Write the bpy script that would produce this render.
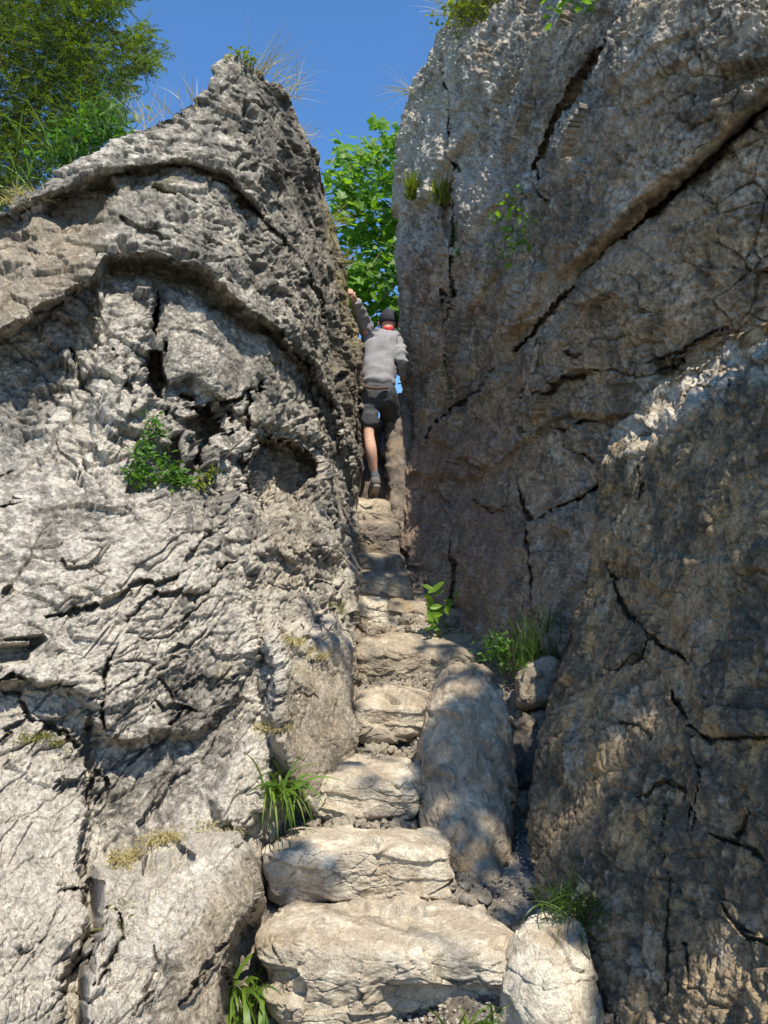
import bpy, math, random
import numpy as np
for o in list(bpy.data.objects): bpy.data.objects.remove(o)
R = math.radians
SC = bpy.context.scene
COL = SC.collection
# ------------------------------------------------------------ camera
FPX, CAMZ, PITCH = 800.0, 1.55, math.atan(88/800.0)
cam = bpy.data.cameras.new('camera'); camo = bpy.data.objects.new('camera', cam); COL.objects.link(camo)
camo.location = (0, 0, CAMZ); camo.rotation_euler = (R(90)+PITCH, 0, 0)
cam.sensor_fit = 'VERTICAL'; cam.sensor_height = 24; cam.lens = FPX*24/1024
cam.clip_start = 0.05; cam.clip_end = 5000
SC.camera = camo
# ------------------------------------------------------------ light
AZ, EL = R(24), R(58)
S = (math.sin(AZ)*math.cos(EL), -math.cos(AZ)*math.cos(EL), math.sin(EL))
W = bpy.data.worlds.new('World'); SC.world = W; W.use_nodes = True
nt = W.node_tree; bg = nt.nodes['Background']
sky = nt.nodes.new('ShaderNodeTexSky'); sky.sky_type = 'NISHITA'; sky.sun_disc = False
sky.sun_elevation = EL; sky.sun_rotation = math.pi-AZ
sky.air_density = 1.0; sky.dust_density = 0.0; sky.ozone_density = 5.0; sky.altitude = 600
hs = nt.nodes.new('ShaderNodeHueSaturation'); hs.inputs['Saturation'].default_value = 1.14; hs.inputs['Value'].default_value = .98
nt.links.new(sky.outputs[0], hs.inputs['Color']); nt.links.new(hs.outputs[0], bg.inputs[0]); bg.inputs[1].default_value = 0.15
sl = bpy.data.lights.new('sun', 'SUN'); sl.energy = 4.3; sl.angle = R(0.53); sl.color = (1, .92, .79)
so = bpy.data.objects.new('sun', sl); COL.objects.link(so)
from mathutils import Vector, Matrix, Euler
so.rotation_euler = Vector(S).to_track_quat('Z', 'Y').to_euler(); so.location = (6, -12, 20)
SC.view_settings.view_transform = 'Standard'; SC.view_settings.look = 'None'
SC.view_settings.gamma = 1; SC.view_settings.use_curve_mapping = False
SC.view_settings.exposure = 0.68
# ------------------------------------------------------------ projection
CP, SP = math.cos(PITCH), math.sin(PITCH)
def PX(px, py, Y):
    """world point seen at a photo position when it stands Y metres away"""
    cx = (np.asarray(px, float)-384)/FPX; cy = (512-np.asarray(py, float))/FPX
    wy = CP-cy*SP; wz = SP+cy*CP; Y = np.asarray(Y, float)
    return np.stack(np.broadcast_arrays(cx*Y/wy, Y, CAMZ+wz*Y/wy), -1)
def pix(P):
    x, y, z = P[..., 0], P[..., 1], P[..., 2]-CAMZ
    f = y*CP+z*SP; u = -y*SP+z*CP
    return 384+FPX*x/f, 512-FPX*u/f
# ------------------------------------------------------------ noise
def hsh(i, j, k, s=0):
    u = np.uint32
    n = i.astype(u)*u(374761393)+j.astype(u)*u(668265263)+k.astype(u)*u(2147483647)+u((s*1274126177) & 0xffffffff)
    n = (n ^ (n >> u(13)))*u(1274126177)
    n = (n ^ (n >> u(15)))*u(2246822519)
    return n ^ (n >> u(16))
def rnd(i, j, k, s=0): return hsh(i, j, k, s)/4294967296.0
def b8(h, k): return ((h >> np.uint32(k)) & np.uint32(255)).astype(np.float32)*np.float32(1/127.5)-np.float32(1)
def perlin(P, s=0):
    P = np.asarray(P, np.float32); I = np.floor(P); Fr = P-I; I = I.astype(np.int32); U = Fr*Fr*Fr*(Fr*(Fr*6-15)+10)
    out = 0
    for dx in (0, 1):
        for dy in (0, 1):
            for dz in (0, 1):
                h = hsh(I[:, 0]+dx, I[:, 1]+dy, I[:, 2]+dz, s)
                gx = b8(h, 0); gy = b8(h, 8); gz = b8(h, 16)
                w = (U[:, 0] if dx else 1-U[:, 0])*(U[:, 1] if dy else 1-U[:, 1])*(U[:, 2] if dz else 1-U[:, 2])
                out = out+w*(gx*(Fr[:, 0]-dx)+gy*(Fr[:, 1]-dy)+gz*(Fr[:, 2]-dz))
    return out*1.1
def fbm(P, oct=4, s=0, g=.5, lac=2.03):
    a = 1; o = 0; t = 0
    for k in range(oct):
        o = o+a*perlin(P, s+k*17); t += a; a *= g; P = P*lac+3.7
    return o/t
def ridged(P, oct=4, s=0, g=.55):
    a = 1; o = 0; t = 0
    for k in range(oct):
        o = o+a*(1-np.abs(perlin(P, s+k*13))*2); t += a; a *= g; P = P*2.1+1.3
    return o/t
def worley(P, s=0, facet=False):
    """F1, F2-F1, random facet offset of the nearest cell"""
    P = np.asarray(P, np.float32); I = np.floor(P).astype(np.int32); Fr = P-I
    n = len(P); f1 = np.full(n, 9., np.float32); f2 = f1.copy(); H = np.zeros(n, np.uint32); c = np.float32(1/1023.)
    A = np.zeros((n, 3), np.float32)
    for dx in (-1, 0, 1):
        for dy in (-1, 0, 1):
            for dz in (-1, 0, 1):
                h = hsh(I[:, 0]+dx, I[:, 1]+dy, I[:, 2]+dz, s)
                vx = (h & np.uint32(1023)).astype(np.float32)*c+dx-Fr[:, 0]
                vy = ((h >> np.uint32(10)) & np.uint32(1023)).astype(np.float32)*c+dy-Fr[:, 1]
                vz = ((h >> np.uint32(20)) & np.uint32(1023)).astype(np.float32)*c+dz-Fr[:, 2]
                d = np.sqrt(vx*vx+vy*vy+vz*vz)
                m = d < f1
                f2 = np.where(m, f1, np.minimum(f2, d)); f1 = np.where(m, d, f1)
                if facet:
                    w = np.nonzero(m)[0]; H[w] = h[w]; A[w, 0] = vx[w]; A[w, 1] = vy[w]; A[w, 2] = vz[w]
    fo = 0
    if facet:
        h2 = (H ^ np.uint32(0x9e3779b9))*np.uint32(2246822519); h2 ^= h2 >> np.uint32(15)
        fo = b8(h2, 0)*A[:, 0]+b8(h2, 8)*A[:, 1]+b8(h2, 16)*A[:, 2]+b8(h2, 24)*.5
    return f1, f2-f1, fo
def sstep(x, a, b):
    t = np.clip((x-a)/(b-a), 0, 1); return t*t*(3-2*t)
def polydist(px, py, pts):
    d = np.full(px.shape, 1e9); tt = np.zeros(px.shape)
    n = len(pts)-1
    for k in range(n):
        (x0, y0), (x1, y1) = pts[k], pts[k+1]
        ex, ey = x1-x0, y1-y0; L = ex*ex+ey*ey+1e-9
        t = np.clip(((px-x0)*ex+(py-y0)*ey)/L, 0, 1)
        q = np.hypot(px-x0-t*ex, py-y0-t*ey)
        m = q < d; d = np.where(m, q, d); tt = np.where(m, (k+t)/n, tt)
    return d, tt
def inside(px, py, pts):
    c = np.zeros(px.shape, bool); n = len(pts)
    for k in range(n):
        (x0, y0), (x1, y1) = pts[k], pts[(k+1) % n]
        if y0 == y1: continue
        m = ((y0 > py) != (y1 > py)) & (px < (x1-x0)*(py-y0)/(y1-y0)+x0)
        c ^= m
    return c
def sdist(px, py, pts):
    d, _ = polydist(px, py, list(pts)+[pts[0]])
    return np.where(inside(px, py, pts), d, -d)
def curve(pts, t):
    """resample a polyline by arc length"""
    p = np.array(pts, float); s = np.r_[0, np.cumsum(np.hypot(*np.diff(p, axis=0).T))]; s /= s[-1]
    return np.stack([np.interp(t, s, p[:, 0]), np.interp(t, s, p[:, 1])], -1)
def rbf(ctrl, px, py):
    c = np.array(ctrl, float); x, y, d = c[:, 0]/300, c[:, 1]/300, 1/c[:, 2]
    def K(a, b):
        r2 = a*a+b*b; return .5*r2*np.log(r2+1e-9)
    n = len(c); A = np.zeros((n+3, n+3))
    A[:n, :n] = K(x[:, None]-x, y[:, None]-y)+np.eye(n)*.012
    A[:n, n] = 1; A[:n, n+1] = x; A[:n, n+2] = y; A[n:, :n] = A[:n, n:].T
    w = np.linalg.solve(A, np.r_[d, 0, 0, 0])
    out = w[n]+w[n+1]*px/300+w[n+2]*py/300
    for k in range(n): out = out+w[k]*K(px/300-x[k], py/300-y[k])
    return 1/np.clip(out, .08, 1)
# ------------------------------------------------------------ mesh helpers
def vnorm(V, F):
    a = V[F[:, 1]]-V[F[:, 0]]; b = V[F[:, 2]]-V[F[:, 0]]
    if F.shape[1] == 4: a = V[F[:, 2]]-V[F[:, 0]]; b = V[F[:, 3]]-V[F[:, 1]]
    fn = np.cross(a, b); N = np.zeros_like(V)
    for k in range(F.shape[1]):
        for c in range(3): N[:, c] += np.bincount(F[:, k], fn[:, c], len(V))
    return N/(np.linalg.norm(N, axis=1, keepdims=True)+1e-12)
def tag(o, label=None, cat=None, group=None, kind=None):
    if label: o['label'] = label
    if cat: o['category'] = cat
    if group: o['group'] = group
    if kind: o['kind'] = kind
    return o
def leaf_geo(tv, tf, pos, rot, scl, cx):
    """many leaves from one template: positions, 3x3 frames, sizes, colour value"""
    tv = np.array(tv, float); n, k = len(pos), len(tv)
    V = np.einsum('nij,kj->nki', rot, tv)*np.asarray(scl)[:, None, None]+pos[:, None]
    F = [tuple(int(a)+i*k for a in f) for i in range(n) for f in tf]
    c = np.repeat(np.asarray(cx), k)
    return V.reshape(-1, 3), F, np.stack([c, c, c], -1)
def mesh_obj(name, V, F, mat, parent=None, smooth=True, colr=None, origin=None):
    V = np.asarray(V, float)
    if parent is not None: org = np.array(parent['_w'])
    elif origin is not None: org = np.array(origin, float)
    else: org = np.array([(V[:, 0].min()+V[:, 0].max())/2, (V[:, 1].min()+V[:, 1].max())/2, V[:, 2].min()])
    me = bpy.data.meshes.new(name)
    if isinstance(F, np.ndarray):
        n, k = F.shape
        me.vertices.add(len(V)); me.vertices.foreach_set('co', (V-org).astype(np.float32).ravel())
        me.loops.add(n*k); me.loops.foreach_set('vertex_index', F.astype(np.int32).ravel())
        me.polygons.add(n); me.polygons.foreach_set('loop_start', np.arange(0, n*k, k, dtype=np.int32))
        me.polygons.foreach_set('loop_total', np.full(n, k, dtype=np.int32))
        me.update(calc_edges=True)
    else:
        me.from_pydata([tuple(v) for v in (V-org)], [], F); me.update()
    me.polygons.foreach_set('use_smooth', np.full(len(me.polygons), smooth))
    if colr is not None:
        a = me.color_attributes.new('col', 'FLOAT_COLOR', 'POINT')
        a.data.foreach_set('color', np.c_[np.clip(colr, 0, 1), np.ones(len(V))].astype(np.float32).ravel())
    me.materials.append(mat)
    o = bpy.data.objects.new(name, me); COL.objects.link(o)
    if parent is not None:
        o.parent = parent
    else: o.location = org
    o['_w'] = [float(v) for v in (org if parent is None else parent['_w'])]
    return o
def empty(name, loc, label, cat, group=None):
    o = bpy.data.objects.new(name, None); COL.objects.link(o); o.location = tuple(float(v) for v in loc)
    o.empty_display_size = .1; o['_w'] = [float(v) for v in loc]
    return tag(o, label, cat, group)
# ------------------------------------------------------------ materials
def newmat(name):
    m = bpy.data.materials.new(name); m.use_nodes = True
    return m, m.node_tree, m.node_tree.nodes['Principled BSDF']
def rock_mat(name, bump=1.0, fine=.5, rough=.92, tex_scale=1.0, tint=(1, 1, 1), contrast=1.0):
    m, t, b = newmat(name); N = t.nodes; L = t.links
    b.inputs['Roughness'].default_value = rough; b.inputs['Specular IOR Level'].default_value = .25
    tc = N.new('ShaderNodeTexCoord')
    at = N.new('ShaderNodeAttribute'); at.attribute_name = 'col'
    def noise(sc, det=6, ro=.62):
        n = N.new('ShaderNodeTexNoise'); n.inputs['Scale'].default_value = sc*tex_scale; n.inputs['Detail'].default_value = det
        n.inputs['Roughness'].default_value = ro; L.new(tc.outputs['Object'], n.inputs['Vector']); return n
    n1 = noise(9, 8, .7); n2 = noise(45, 6, .7); n3 = noise(160, 3, .6)
    def rng(src, a, b_, c, d):
        r = N.new('ShaderNodeMapRange'); r.inputs[1].default_value = a; r.inputs[2].default_value = b_
        r.inputs[3].default_value = c; r.inputs[4].default_value = d; L.new(src, r.inputs[0]); return r.outputs[0]
    v1 = rng(n1.outputs[0], .3, .7, 1-.30*contrast, 1+.30*contrast); v2 = rng(n2.outputs[0], .3, .7, 1-.42*contrast, 1+.42*contrast)
    mu = N.new('ShaderNodeMath'); mu.operation = 'MULTIPLY'; L.new(v1, mu.inputs[0]); L.new(v2, mu.inputs[1])
    v3 = rng(n3.outputs[0], .35, .65, .8, 1.2)
    mu2 = N.new('ShaderNodeMath'); mu2.operation = 'MULTIPLY'; L.new(mu.outputs[0], mu2.inputs[0]); L.new(v3, mu2.inputs[1])
    vm = N.new('ShaderNodeVectorMath'); vm.operation = 'SCALE'; L.new(at.outputs['Color'], vm.inputs[0]); L.new(mu2.outputs[0], vm.inputs['Scale'])
    vt = N.new('ShaderNodeVectorMath'); vt.operation = 'MULTIPLY'; L.new(vm.outputs[0], vt.inputs[0]); vt.inputs[1].default_value = tint
    # small pale lichen specks
    vo = N.new('ShaderNodeTexVoronoi'); vo.inputs['Scale'].default_value = 26*tex_scale; L.new(tc.outputs['Object'], vo.inputs['Vector'])
    dn = N.new('ShaderNodeMath'); dn.operation = 'ADD'; L.new(vo.outputs['Distance'], dn.inputs[0])
    sc = rng(n2.outputs[0], .3, .7, -.28, .28); L.new(sc, dn.inputs[1])
    spk = rng(dn.outputs[0], .10, .02, 0, .55)
    mx = N.new('ShaderNodeMix'); mx.data_type = 'RGBA'; L.new(spk, mx.inputs[0]); L.new(vt.outputs[0], mx.inputs[6])
    br = N.new('ShaderNodeVectorMath'); br.operation = 'SCALE'; br.inputs['Scale'].default_value = 1.7; L.new(vt.outputs[0], br.inputs[0])
    L.new(br.outputs[0], mx.inputs[7]); L.new(mx.outputs[2], b.inputs['Base Color'])
    # bump: pits + grain
    vp = N.new('ShaderNodeTexVoronoi'); vp.inputs['Scale'].default_value = 55*tex_scale; L.new(tc.outputs['Object'], vp.inputs['Vector'])
    b1 = N.new('ShaderNodeBump'); b1.inputs['Distance'].default_value = .022*bump; b1.inputs['Strength'].default_value = .8; L.new(n2.outputs[0], b1.inputs['Height'])
    b2 = N.new('ShaderNodeBump'); b2.inputs['Distance'].default_value = .005*fine*2; b2.inputs['Strength'].default_value = .8
    L.new(n3.outputs[0], b2.inputs['Height']); L.new(b1.outputs[0], b2.inputs['Normal'])
    pit = rng(vp.outputs['Distance'], .0, .35, 0, 1)
    b3 = N.new('ShaderNodeBump'); b3.inputs['Distance'].default_value = .004*bump; b3.inputs['Strength'].default_value = .6
    L.new(pit, b3.inputs['Height']); L.new(b2.outputs[0], b3.inputs['Normal'])
    L.new(b3.outputs[0], b.inputs['Normal'])
    return m
def plain_mat(name, colr, rough=.8, var=.25, sc=20, bump=0., spec=.3):
    m, t, b = newmat(name); N = t.nodes; L = t.links
    b.inputs['Roughness'].default_value = rough; b.inputs['Specular IOR Level'].default_value = spec
    tc = N.new('ShaderNodeTexCoord'); n = N.new('ShaderNodeTexNoise'); n.inputs['Scale'].default_value = sc; n.inputs['Detail'].default_value = 5
    L.new(tc.outputs['Object'], n.inputs['Vector'])
    r = N.new('ShaderNodeMapRange'); r.inputs[1].default_value = .3; r.inputs[2].default_value = .7; r.inputs[3].default_value = 1-var; r.inputs[4].default_value = 1+var
    L.new(n.outputs[0], r.inputs[0])
    v = N.new('ShaderNodeVectorMath'); v.operation = 'SCALE'; v.inputs[0].default_value = colr; L.new(r.outputs[0], v.inputs['Scale'])
    L.new(v.outputs[0], b.inputs['Base Color'])
    if bump:
        bb = N.new('ShaderNodeBump'); bb.inputs['Distance'].default_value = bump; L.new(n.outputs[0], bb.inputs['Height']); L.new(bb.outputs[0], b.inputs['Normal'])
    return m
def leaf_mat(name, c1, c2, trans=.45, rough=.45, sc=6):
    """leaf colour varies per leaf through the 'col' attribute (x = mix c1/c2)"""
    m, t, b = newmat(name); N = t.nodes; L = t.links
    at = N.new('ShaderNodeAttribute'); at.attribute_name = 'col'
    sp = N.new('ShaderNodeSeparateColor'); L.new(at.outputs['Color'], sp.inputs[0])
    mx = N.new('ShaderNodeMix'); mx.data_type = 'RGBA'; mx.inputs[6].default_value = (*c1, 1); mx.inputs[7].default_value = (*c2, 1)
    L.new(sp.outputs[0], mx.inputs[0]); L.new(mx.outputs[2], b.inputs['Base Color'])
    b.inputs['Roughness'].default_value = rough; b.inputs['Specular IOR Level'].default_value = .4
    tr = N.new('ShaderNodeBsdfTranslucent'); g = N.new('ShaderNodeVectorMath'); g.operation = 'MULTIPLY'; g.inputs[1].default_value = (1.5, 1.6, .6)
    L.new(mx.outputs[2], g.inputs[0]); L.new(g.outputs[0], tr.inputs[0])
    ms = N.new('ShaderNodeMixShader'); ms.inputs[0].default_value = trans
    L.new(b.outputs[0], ms.inputs[1]); L.new(tr.outputs[0], ms.inputs[2]); L.new(ms.outputs[0], N['Material Output'].inputs[0])
    return m
MAT = {}

MAT['cliff_l'] = rock_mat('grey limestone', 1.3, .6)
MAT['cliff_r'] = rock_mat('brown shaded limestone', 1.2, .6, contrast=1.25)
MAT['step'] = rock_mat('worn pale limestone', .7, .4, contrast=.55)
MAT['soil'] = rock_mat('dusty soil', 1.6, 1.2, contrast=.9)
def lerp(a, b, t): return a+(b-a)*t[:, None]
C3 = lambda *c: np.array(c, float)
# ------------------------------------------------------------ cliffs
def uneven(parts):
    o = []
    for a, b, n in parts: o.append(np.linspace(a, b, n, endpoint=False))
    return np.r_[tuple(o+[[parts[-1][1]]])]
def cliff(top, right, bottom, left, ss, tt, ctrl, regions, cracks, world_disp, colfn, warp, skirt_top, skirt_side, side, name, mat, cwid=1., jag=1.):
    """patch between four outlines, pushed to its distances, weathered, then closed backwards.
       top/bottom run left->right, left/right run top->bottom"""
    s, t = np.meshgrid(ss, tt)
    T = curve(top, ss)[None]; B = curve(bottom, ss)[None]; Lc = curve(left, tt)[:, None]; Rc = curve(right, tt)[:, None]
    s_, t_ = s[..., None], t[..., None]
    g = (1-t_)*T+t_*B+(1-s_)*Lc+s_*Rc-((1-s_)*(1-t_)*T[:, :1]+s_*(1-t_)*T[:, -1:]+(1-s_)*t_*B[:, :1]+s_*t_*B[:, -1:])
    nr, nc = s.shape
    px, py = g[..., 0].ravel(), g[..., 1].ravel()
    D = rbf(ctrl, px, py)
    P0 = PX(px, py, D)
    wx = warp*(fbm(P0*4, 2, 5))*2.0; wy = warp*(fbm(P0*4, 2, 25))*2.0
    w1 = worley(P0*4.5+.3*fbm(P0*6, 2, 33)[:, None], 37, True)[2]; w2 = worley(P0*11, 39, True)[2]; w3 = worley(P0*6, 38, True)[2]
    lo = (.25+.75*sstep(py, 260, 330))*jag; qx, qy = px+(1.0-.55*lo)*wx+warp*lo*(1.2*w1+.3*w2), py+(1.0-.55*lo)*wy+warp*lo*(1.2*w3-.3*w2)
    for poly, off, a, b in regions:
        D = D+off*sstep(sdist(qx, qy, poly), a, b)
    fine = fbm(P0*12, 4, 71)*6+worley(P0*5, 72, True)[2]*1.5
    for pts, w, dep in cracks:
        d, u = polydist(qx+fine, qy+fine*.7, pts)
        ww = w*cwid*(.22+1.05*np.sin(np.pi*np.clip(u*.9+.05, 0, 1)))*(1+.6*fbm(P0*9, 2, 8))
        D = D+dep*np.clip(1-d/np.maximum(ww, .4), 0, 1)**.6*D/4
    k = np.linspace(0, 1, 22)[1:]; e = -1 if side == 'right' else 0
    def closed(V):
        G = V.reshape(nr, nc, 3)
        rows = [G[0]+skirt_top(q, G[0]) for q in k][::-1]
        G = np.concatenate([np.array(rows), G], 0)
        cols = [G[:, e]+skirt_side(q, G[:, e]) for q in k]
        return np.concatenate([G, np.stack(cols, 1)], 1) if side == 'right' else np.concatenate([np.stack(cols[::-1], 1), G], 1)
    G = closed(PX(px, py, D)); G0 = closed(P0)
    R_, C_ = G.shape[:2]; idx = np.arange(R_*C_).reshape(R_, C_)
    F = np.stack([idx[:-1, :-1], idx[1:, :-1], idx[1:, 1:], idx[:-1, 1:]], -1).reshape(-1, 4)
    V = G.reshape(-1, 3); Na = vnorm(V, F); N = vnorm(G0.reshape(-1, 3), F)+Na*.25; N /= np.linalg.norm(N, axis=1, keepdims=True)
    qx, qy = pix(V)
    Vs = G0.reshape(-1, 3); Vs = Vs+.22*(V-Vs)
    dsp = world_disp(Vs, N, qx, qy)
    steep = (Na*vnorm(G0.reshape(-1, 3), F)).sum(1); dsp = dsp*(.22+.78*sstep(steep, .15, .62))
    V2 = V+N*dsp[:, None]
    N2 = vnorm(V2, F)
    o = mesh_obj(name, V2, F, mat, colr=colfn(Vs, N2, qx, qy, dsp))
    o2 = dict(px=qx, py=qy, V=V2, N=N2); return o, o2
def facets(V, sc, amp, s, crack=.0, cw=.06, stretch=(1, 1, 1), warp=.25):
    P = V*np.array(stretch)*sc
    P = P+warp*np.stack([perlin(P*1.3, s+1), perlin(P*1.3, s+2), perlin(P*1.3, s+3)], -1)
    f1, e, fo = worley(P, s, True)
    return amp*fo*.6-crack*np.clip(1-e/cw, 0, 1)**.8, e
# ---- left cliff
L_top = [(-330, 360), (-100, 255), (0, 213), (20, 192), (60, 172), (95, 152), (125, 139), (160, 120), (185, 107), (203, 97), (211, 80), (216, 66), (228, 60), (244, 63)]
L_right = [(244, 63), (262, 72), (279, 84), (290, 97), (303, 130), (318, 165), (328, 195), (340, 235), (350, 290), (358, 330), (362, 385), (361, 440), (359, 500), (357, 600), (354, 700), (351, 780), (345, 860), (330, 950), (300, 1120)]
L_bot = [(-330, 1120), (0, 1120), (150, 1120), (300, 1120)]
L_left = [(-330, 360), (-330, 1120)]
L_ctrl = [(-330, 300, 4.2), (-330, 600, 2.7), (-330, 1100, 1.6),
 (0, 215, 4.5), (0, 330, 4.05), (0, 420, 3.9), (0, 600, 3.3), (0, 800, 2.85), (0, 1024, 2.2), (0, 1110, 2.05),
 (100, 150, 4.85), (100, 250, 4.4), (100, 400, 4.05), (100, 500, 3.75), (100, 650, 3.45), (100, 800, 3.2), (100, 900, 2.85), (100, 1024, 2.5),
 (180, 110, 5.15), (180, 250, 4.7), (180, 400, 4.4), (180, 500, 4.1), (180, 650, 3.75), (180, 800, 3.4), (180, 900, 2.95), (180, 1024, 2.65),
 (240, 62, 5.4), (240, 200, 5.05), (250, 340, 4.95), (250, 450, 4.8), (250, 520, 4.6), (250, 650, 4.05), (250, 780, 3.6), (250, 900, 3.2),
 (262, 940, 3.3), (235, 1040, 2.75), (290, 900, 4.3), (300, 1100, 3.8),
 (300, 150, 5.9), (310, 300, 5.9), (310, 450, 5.6), (310, 560, 5.0), (310, 640, 4.7), (310, 740, 4.35),
 (355, 300, 7.3), (357, 450, 7.1), (357, 560, 6.2), (355, 640, 5.4), (352, 740, 4.9), (345, 860, 4.9), (279, 84, 5.7), (328, 195, 6.7)]
L_regions = [  # outline, push (-) or recess (+) in metres, from/to pixels inside
 # overhanging cap
 ([(-400, 100), (260, 20), (300, 90), (370, 300), (362, 520), (345, 470), (326, 408), (300, 362), (268, 335), (232, 305), (205, 280), (160, 264), (112, 262), (98, 283), (60, 308), (0, 338), (-400, 480)], -.36, -3, 12),
 # upper layer of the cap above the diagonal crack
 ([(-400, 60), (300, 20), (290, 150), (262, 215), (232, 184), (205, 173), (170, 166), (130, 172), (90, 186), (40, 205), (0, 226), (-400, 330)], -.17, -3, 10),
 # brown recess under that layer
 ([(30, 214), (60, 196), (112, 176), (122, 190), (108, 215), (96, 226), (60, 232)], .20, 0, 10),
 # pale upright block left of the vertical crack
 ([(95, 275), (150, 274), (158, 300), (158, 400), (130, 420), (112, 470), (90, 440), (92, 330)], -.10, -2, 8),
 # slab right of the crack
 ([(162, 284), (215, 308), (270, 342), (300, 375), (318, 410), (320, 440), (290, 432), (250, 428), (222, 400), (190, 380), (164, 385)], -.08, -2, 7),
 # hollow at the left edge
 ([(-400, 330), (40, 345), (52, 330), (92, 312), (80, 380), (40, 420), (10, 480), (-400, 600)], .05, 0, 14),
 # holes
 ([(186, 412), (215, 404), (232, 416), (226, 432), (212, 440), (198, 470), (186, 482), (182, 440)], .50, -1, 5),
 ([(248, 434), (285, 436), (314, 452), (318, 470), (300, 492), (270, 500), (256, 512), (252, 478)], .45, -1, 7),
 ([(164, 436), (176, 432), (180, 482), (150, 484), (154, 455)], .20, -1, 6),
 ([(160, 330), (166, 380), (164, 410), (156, 400), (156, 340)], .12, -1, 4),
 # big pale slab under the flowered ledge
 ([(-400, 560), (0, 500), (40, 480), (75, 474), (120, 489), (220, 494), (256, 512), (290, 505), (345, 520), (345, 560), (255, 560), (253, 660), (232, 700), (200, 740), (110, 740), (60, 690), (0, 690), (-400, 760)], -.14, -4, 8),
 # niche at the left edge
 ([(-30, 650), (10, 640), (44, 634), (50, 645), (30, 662), (0, 668), (-30, 672)], .16, -1, 8),
 # grey fractured panel
 ([(96, 735), (130, 690), (200, 650), (250, 655), (246, 720), (232, 760), (200, 820), (110, 850), (92, 800)], .04, -3, 6),
 # pale block low left
 ([(-400, 800), (0, 752), (40, 756), (88, 768), (90, 850), (84, 920), (60, 1000), (40, 1200), (-400, 1200)], -.16, -4, 8),
 # grassy ledge block
 ([(92, 862), (130, 858), (170, 842), (236, 832), (252, 850), (262, 905), (244, 950), (236, 1200), (60, 1200), (90, 900)], -.40, -2, 15),
 # pale diagonal rib
 ([(236, 742), (268, 732), (282, 738), (278, 760), (252, 830), (222, 832), (210, 800)], -.12, -3, 10),
 # side pillar ledge
 ([(256, 640), (262, 622), (300, 628), (330, 612), (362, 600), (362, 900), (290, 800), (262, 720)], -.40, -3, 14),
]
L_cracks = [
 ([(0, 226), (45, 203), (90, 184), (130, 170), (168, 164), (205, 171), (232, 182), (250, 204), (275, 228)], 3.0, .07),
 ([(210, 178), (240, 192), (262, 216), (300, 262), (330, 320)], 3, .08),
 ([(150, 192), (175, 196), (196, 204)], 3, .06), ([(120, 215), (140, 232), (170, 240)], 3, .05),
 ([(158, 290), (157, 330), (161, 365), (164, 400), (164, 436)], 3.2, .25),
 ([(176, 418), (189, 432), (190, 484)], 2.2, .25),
 ([(182, 395), (205, 408), (230, 402), (250, 392), (256, 380)], 2.5, .12),
 ([(244, 380), (250, 405), (243, 440), (247, 480), (256, 505)], 2.6, .14),
 ([(95, 400), (80, 380), (70, 350)], 2.5, .08), ([(110, 350), (130, 380), (128, 410)], 2.5, .08),
 ([(310, 376), (318, 430), (328, 490)], 2, .07), ([(262, 355), (290, 378), (312, 392)], 2, .05),
 ([(50, 617), (75, 606), (92, 609), (120, 594), (150, 583), (172, 581)], 3.4, .13),
 ([(172, 581), (182, 562), (205, 538), (223, 518)], 2.2, .07),
 ([(122, 620), (140, 606), (158, 592), (178, 594), (194, 600), (212, 578), (236, 560)], 3.0, .12),
 ([(120, 634), (150, 640), (172, 634), (192, 612), (206, 600)], 2, .07),
 ([(112, 646), (102, 672), (95, 710), (92, 750), (88, 790), (86, 850), (88, 870)], 3.0, .16),
 ([(0, 683), (20, 678), (44, 688), (70, 684)], 3.5, .13), ([(0, 740), (14, 724), (30, 716)], 2.5, .10),
 ([(62, 684), (78, 700), (92, 704)], 3, .11), ([(0, 695), (20, 700), (38, 722), (60, 728), (84, 740)], 2.6, .10),
 ([(112, 690), (140, 680), (170, 660), (190, 640), (208, 622)], 2.2, .08),
 ([(130, 760), (155, 745), (172, 726), (186, 708)], 2.2, .07), ([(96, 770), (108, 790), (100, 800)], 2.5, .08),
 ([(150, 700), (165, 712), (180, 706), (196, 712)], 2, .06), ([(120, 660), (150, 668), (170, 680), (178, 696)], 2, .06),
 ([(140, 820), (160, 800), (176, 780), (200, 770)], 1.8, .06), ([(180, 690), (200, 680), (225, 684), (248, 676)], 1.8, .05),
 ([(253, 500), (252, 560), (250, 620), (254, 668)], 1.8, .05), ([(262, 580), (290, 590), (320, 582), (352, 586)], 1.6, .05),
 ([(280, 540), (300, 556), (330, 548)], 1.5, .05), ([(325, 505), (345, 530), (356, 534)], 2, .06),
 ([(60, 560), (66, 570), (100, 566)], 2, .05), ([(0, 592), (10, 584)], 3, .08),
 ([(52, 906), (62, 894), (88, 884)], 3.2, .12), ([(5, 952), (20, 955), (40, 944)], 3, .10), ([(30, 962), (44, 930), (60, 916)], 2.4, .08),
 ([(45, 1024), (62, 1000), (96, 1006)], 3, .12), ([(60, 985), (90, 960), (108, 930)], 2.6, .09), ([(98, 990), (112, 962), (120, 948), (118, 910)], 2.8, .12),
 ([(186, 1000), (205, 982), (222, 950), (235, 940)], 2.4, .08), ([(86, 935), (100, 932), (108, 900)], 2.2, .08), ([(140, 1010), (150, 990), (160, 960), (155, 940)], 2, .05),
 ([(60, 790), (66, 782), (80, 784)], 3, .09),
 ([(262, 640), (270, 680), (268, 730)], 2, .06), ([(284, 700), (300, 690), (320, 700)], 1.6, .04),
]
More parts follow.
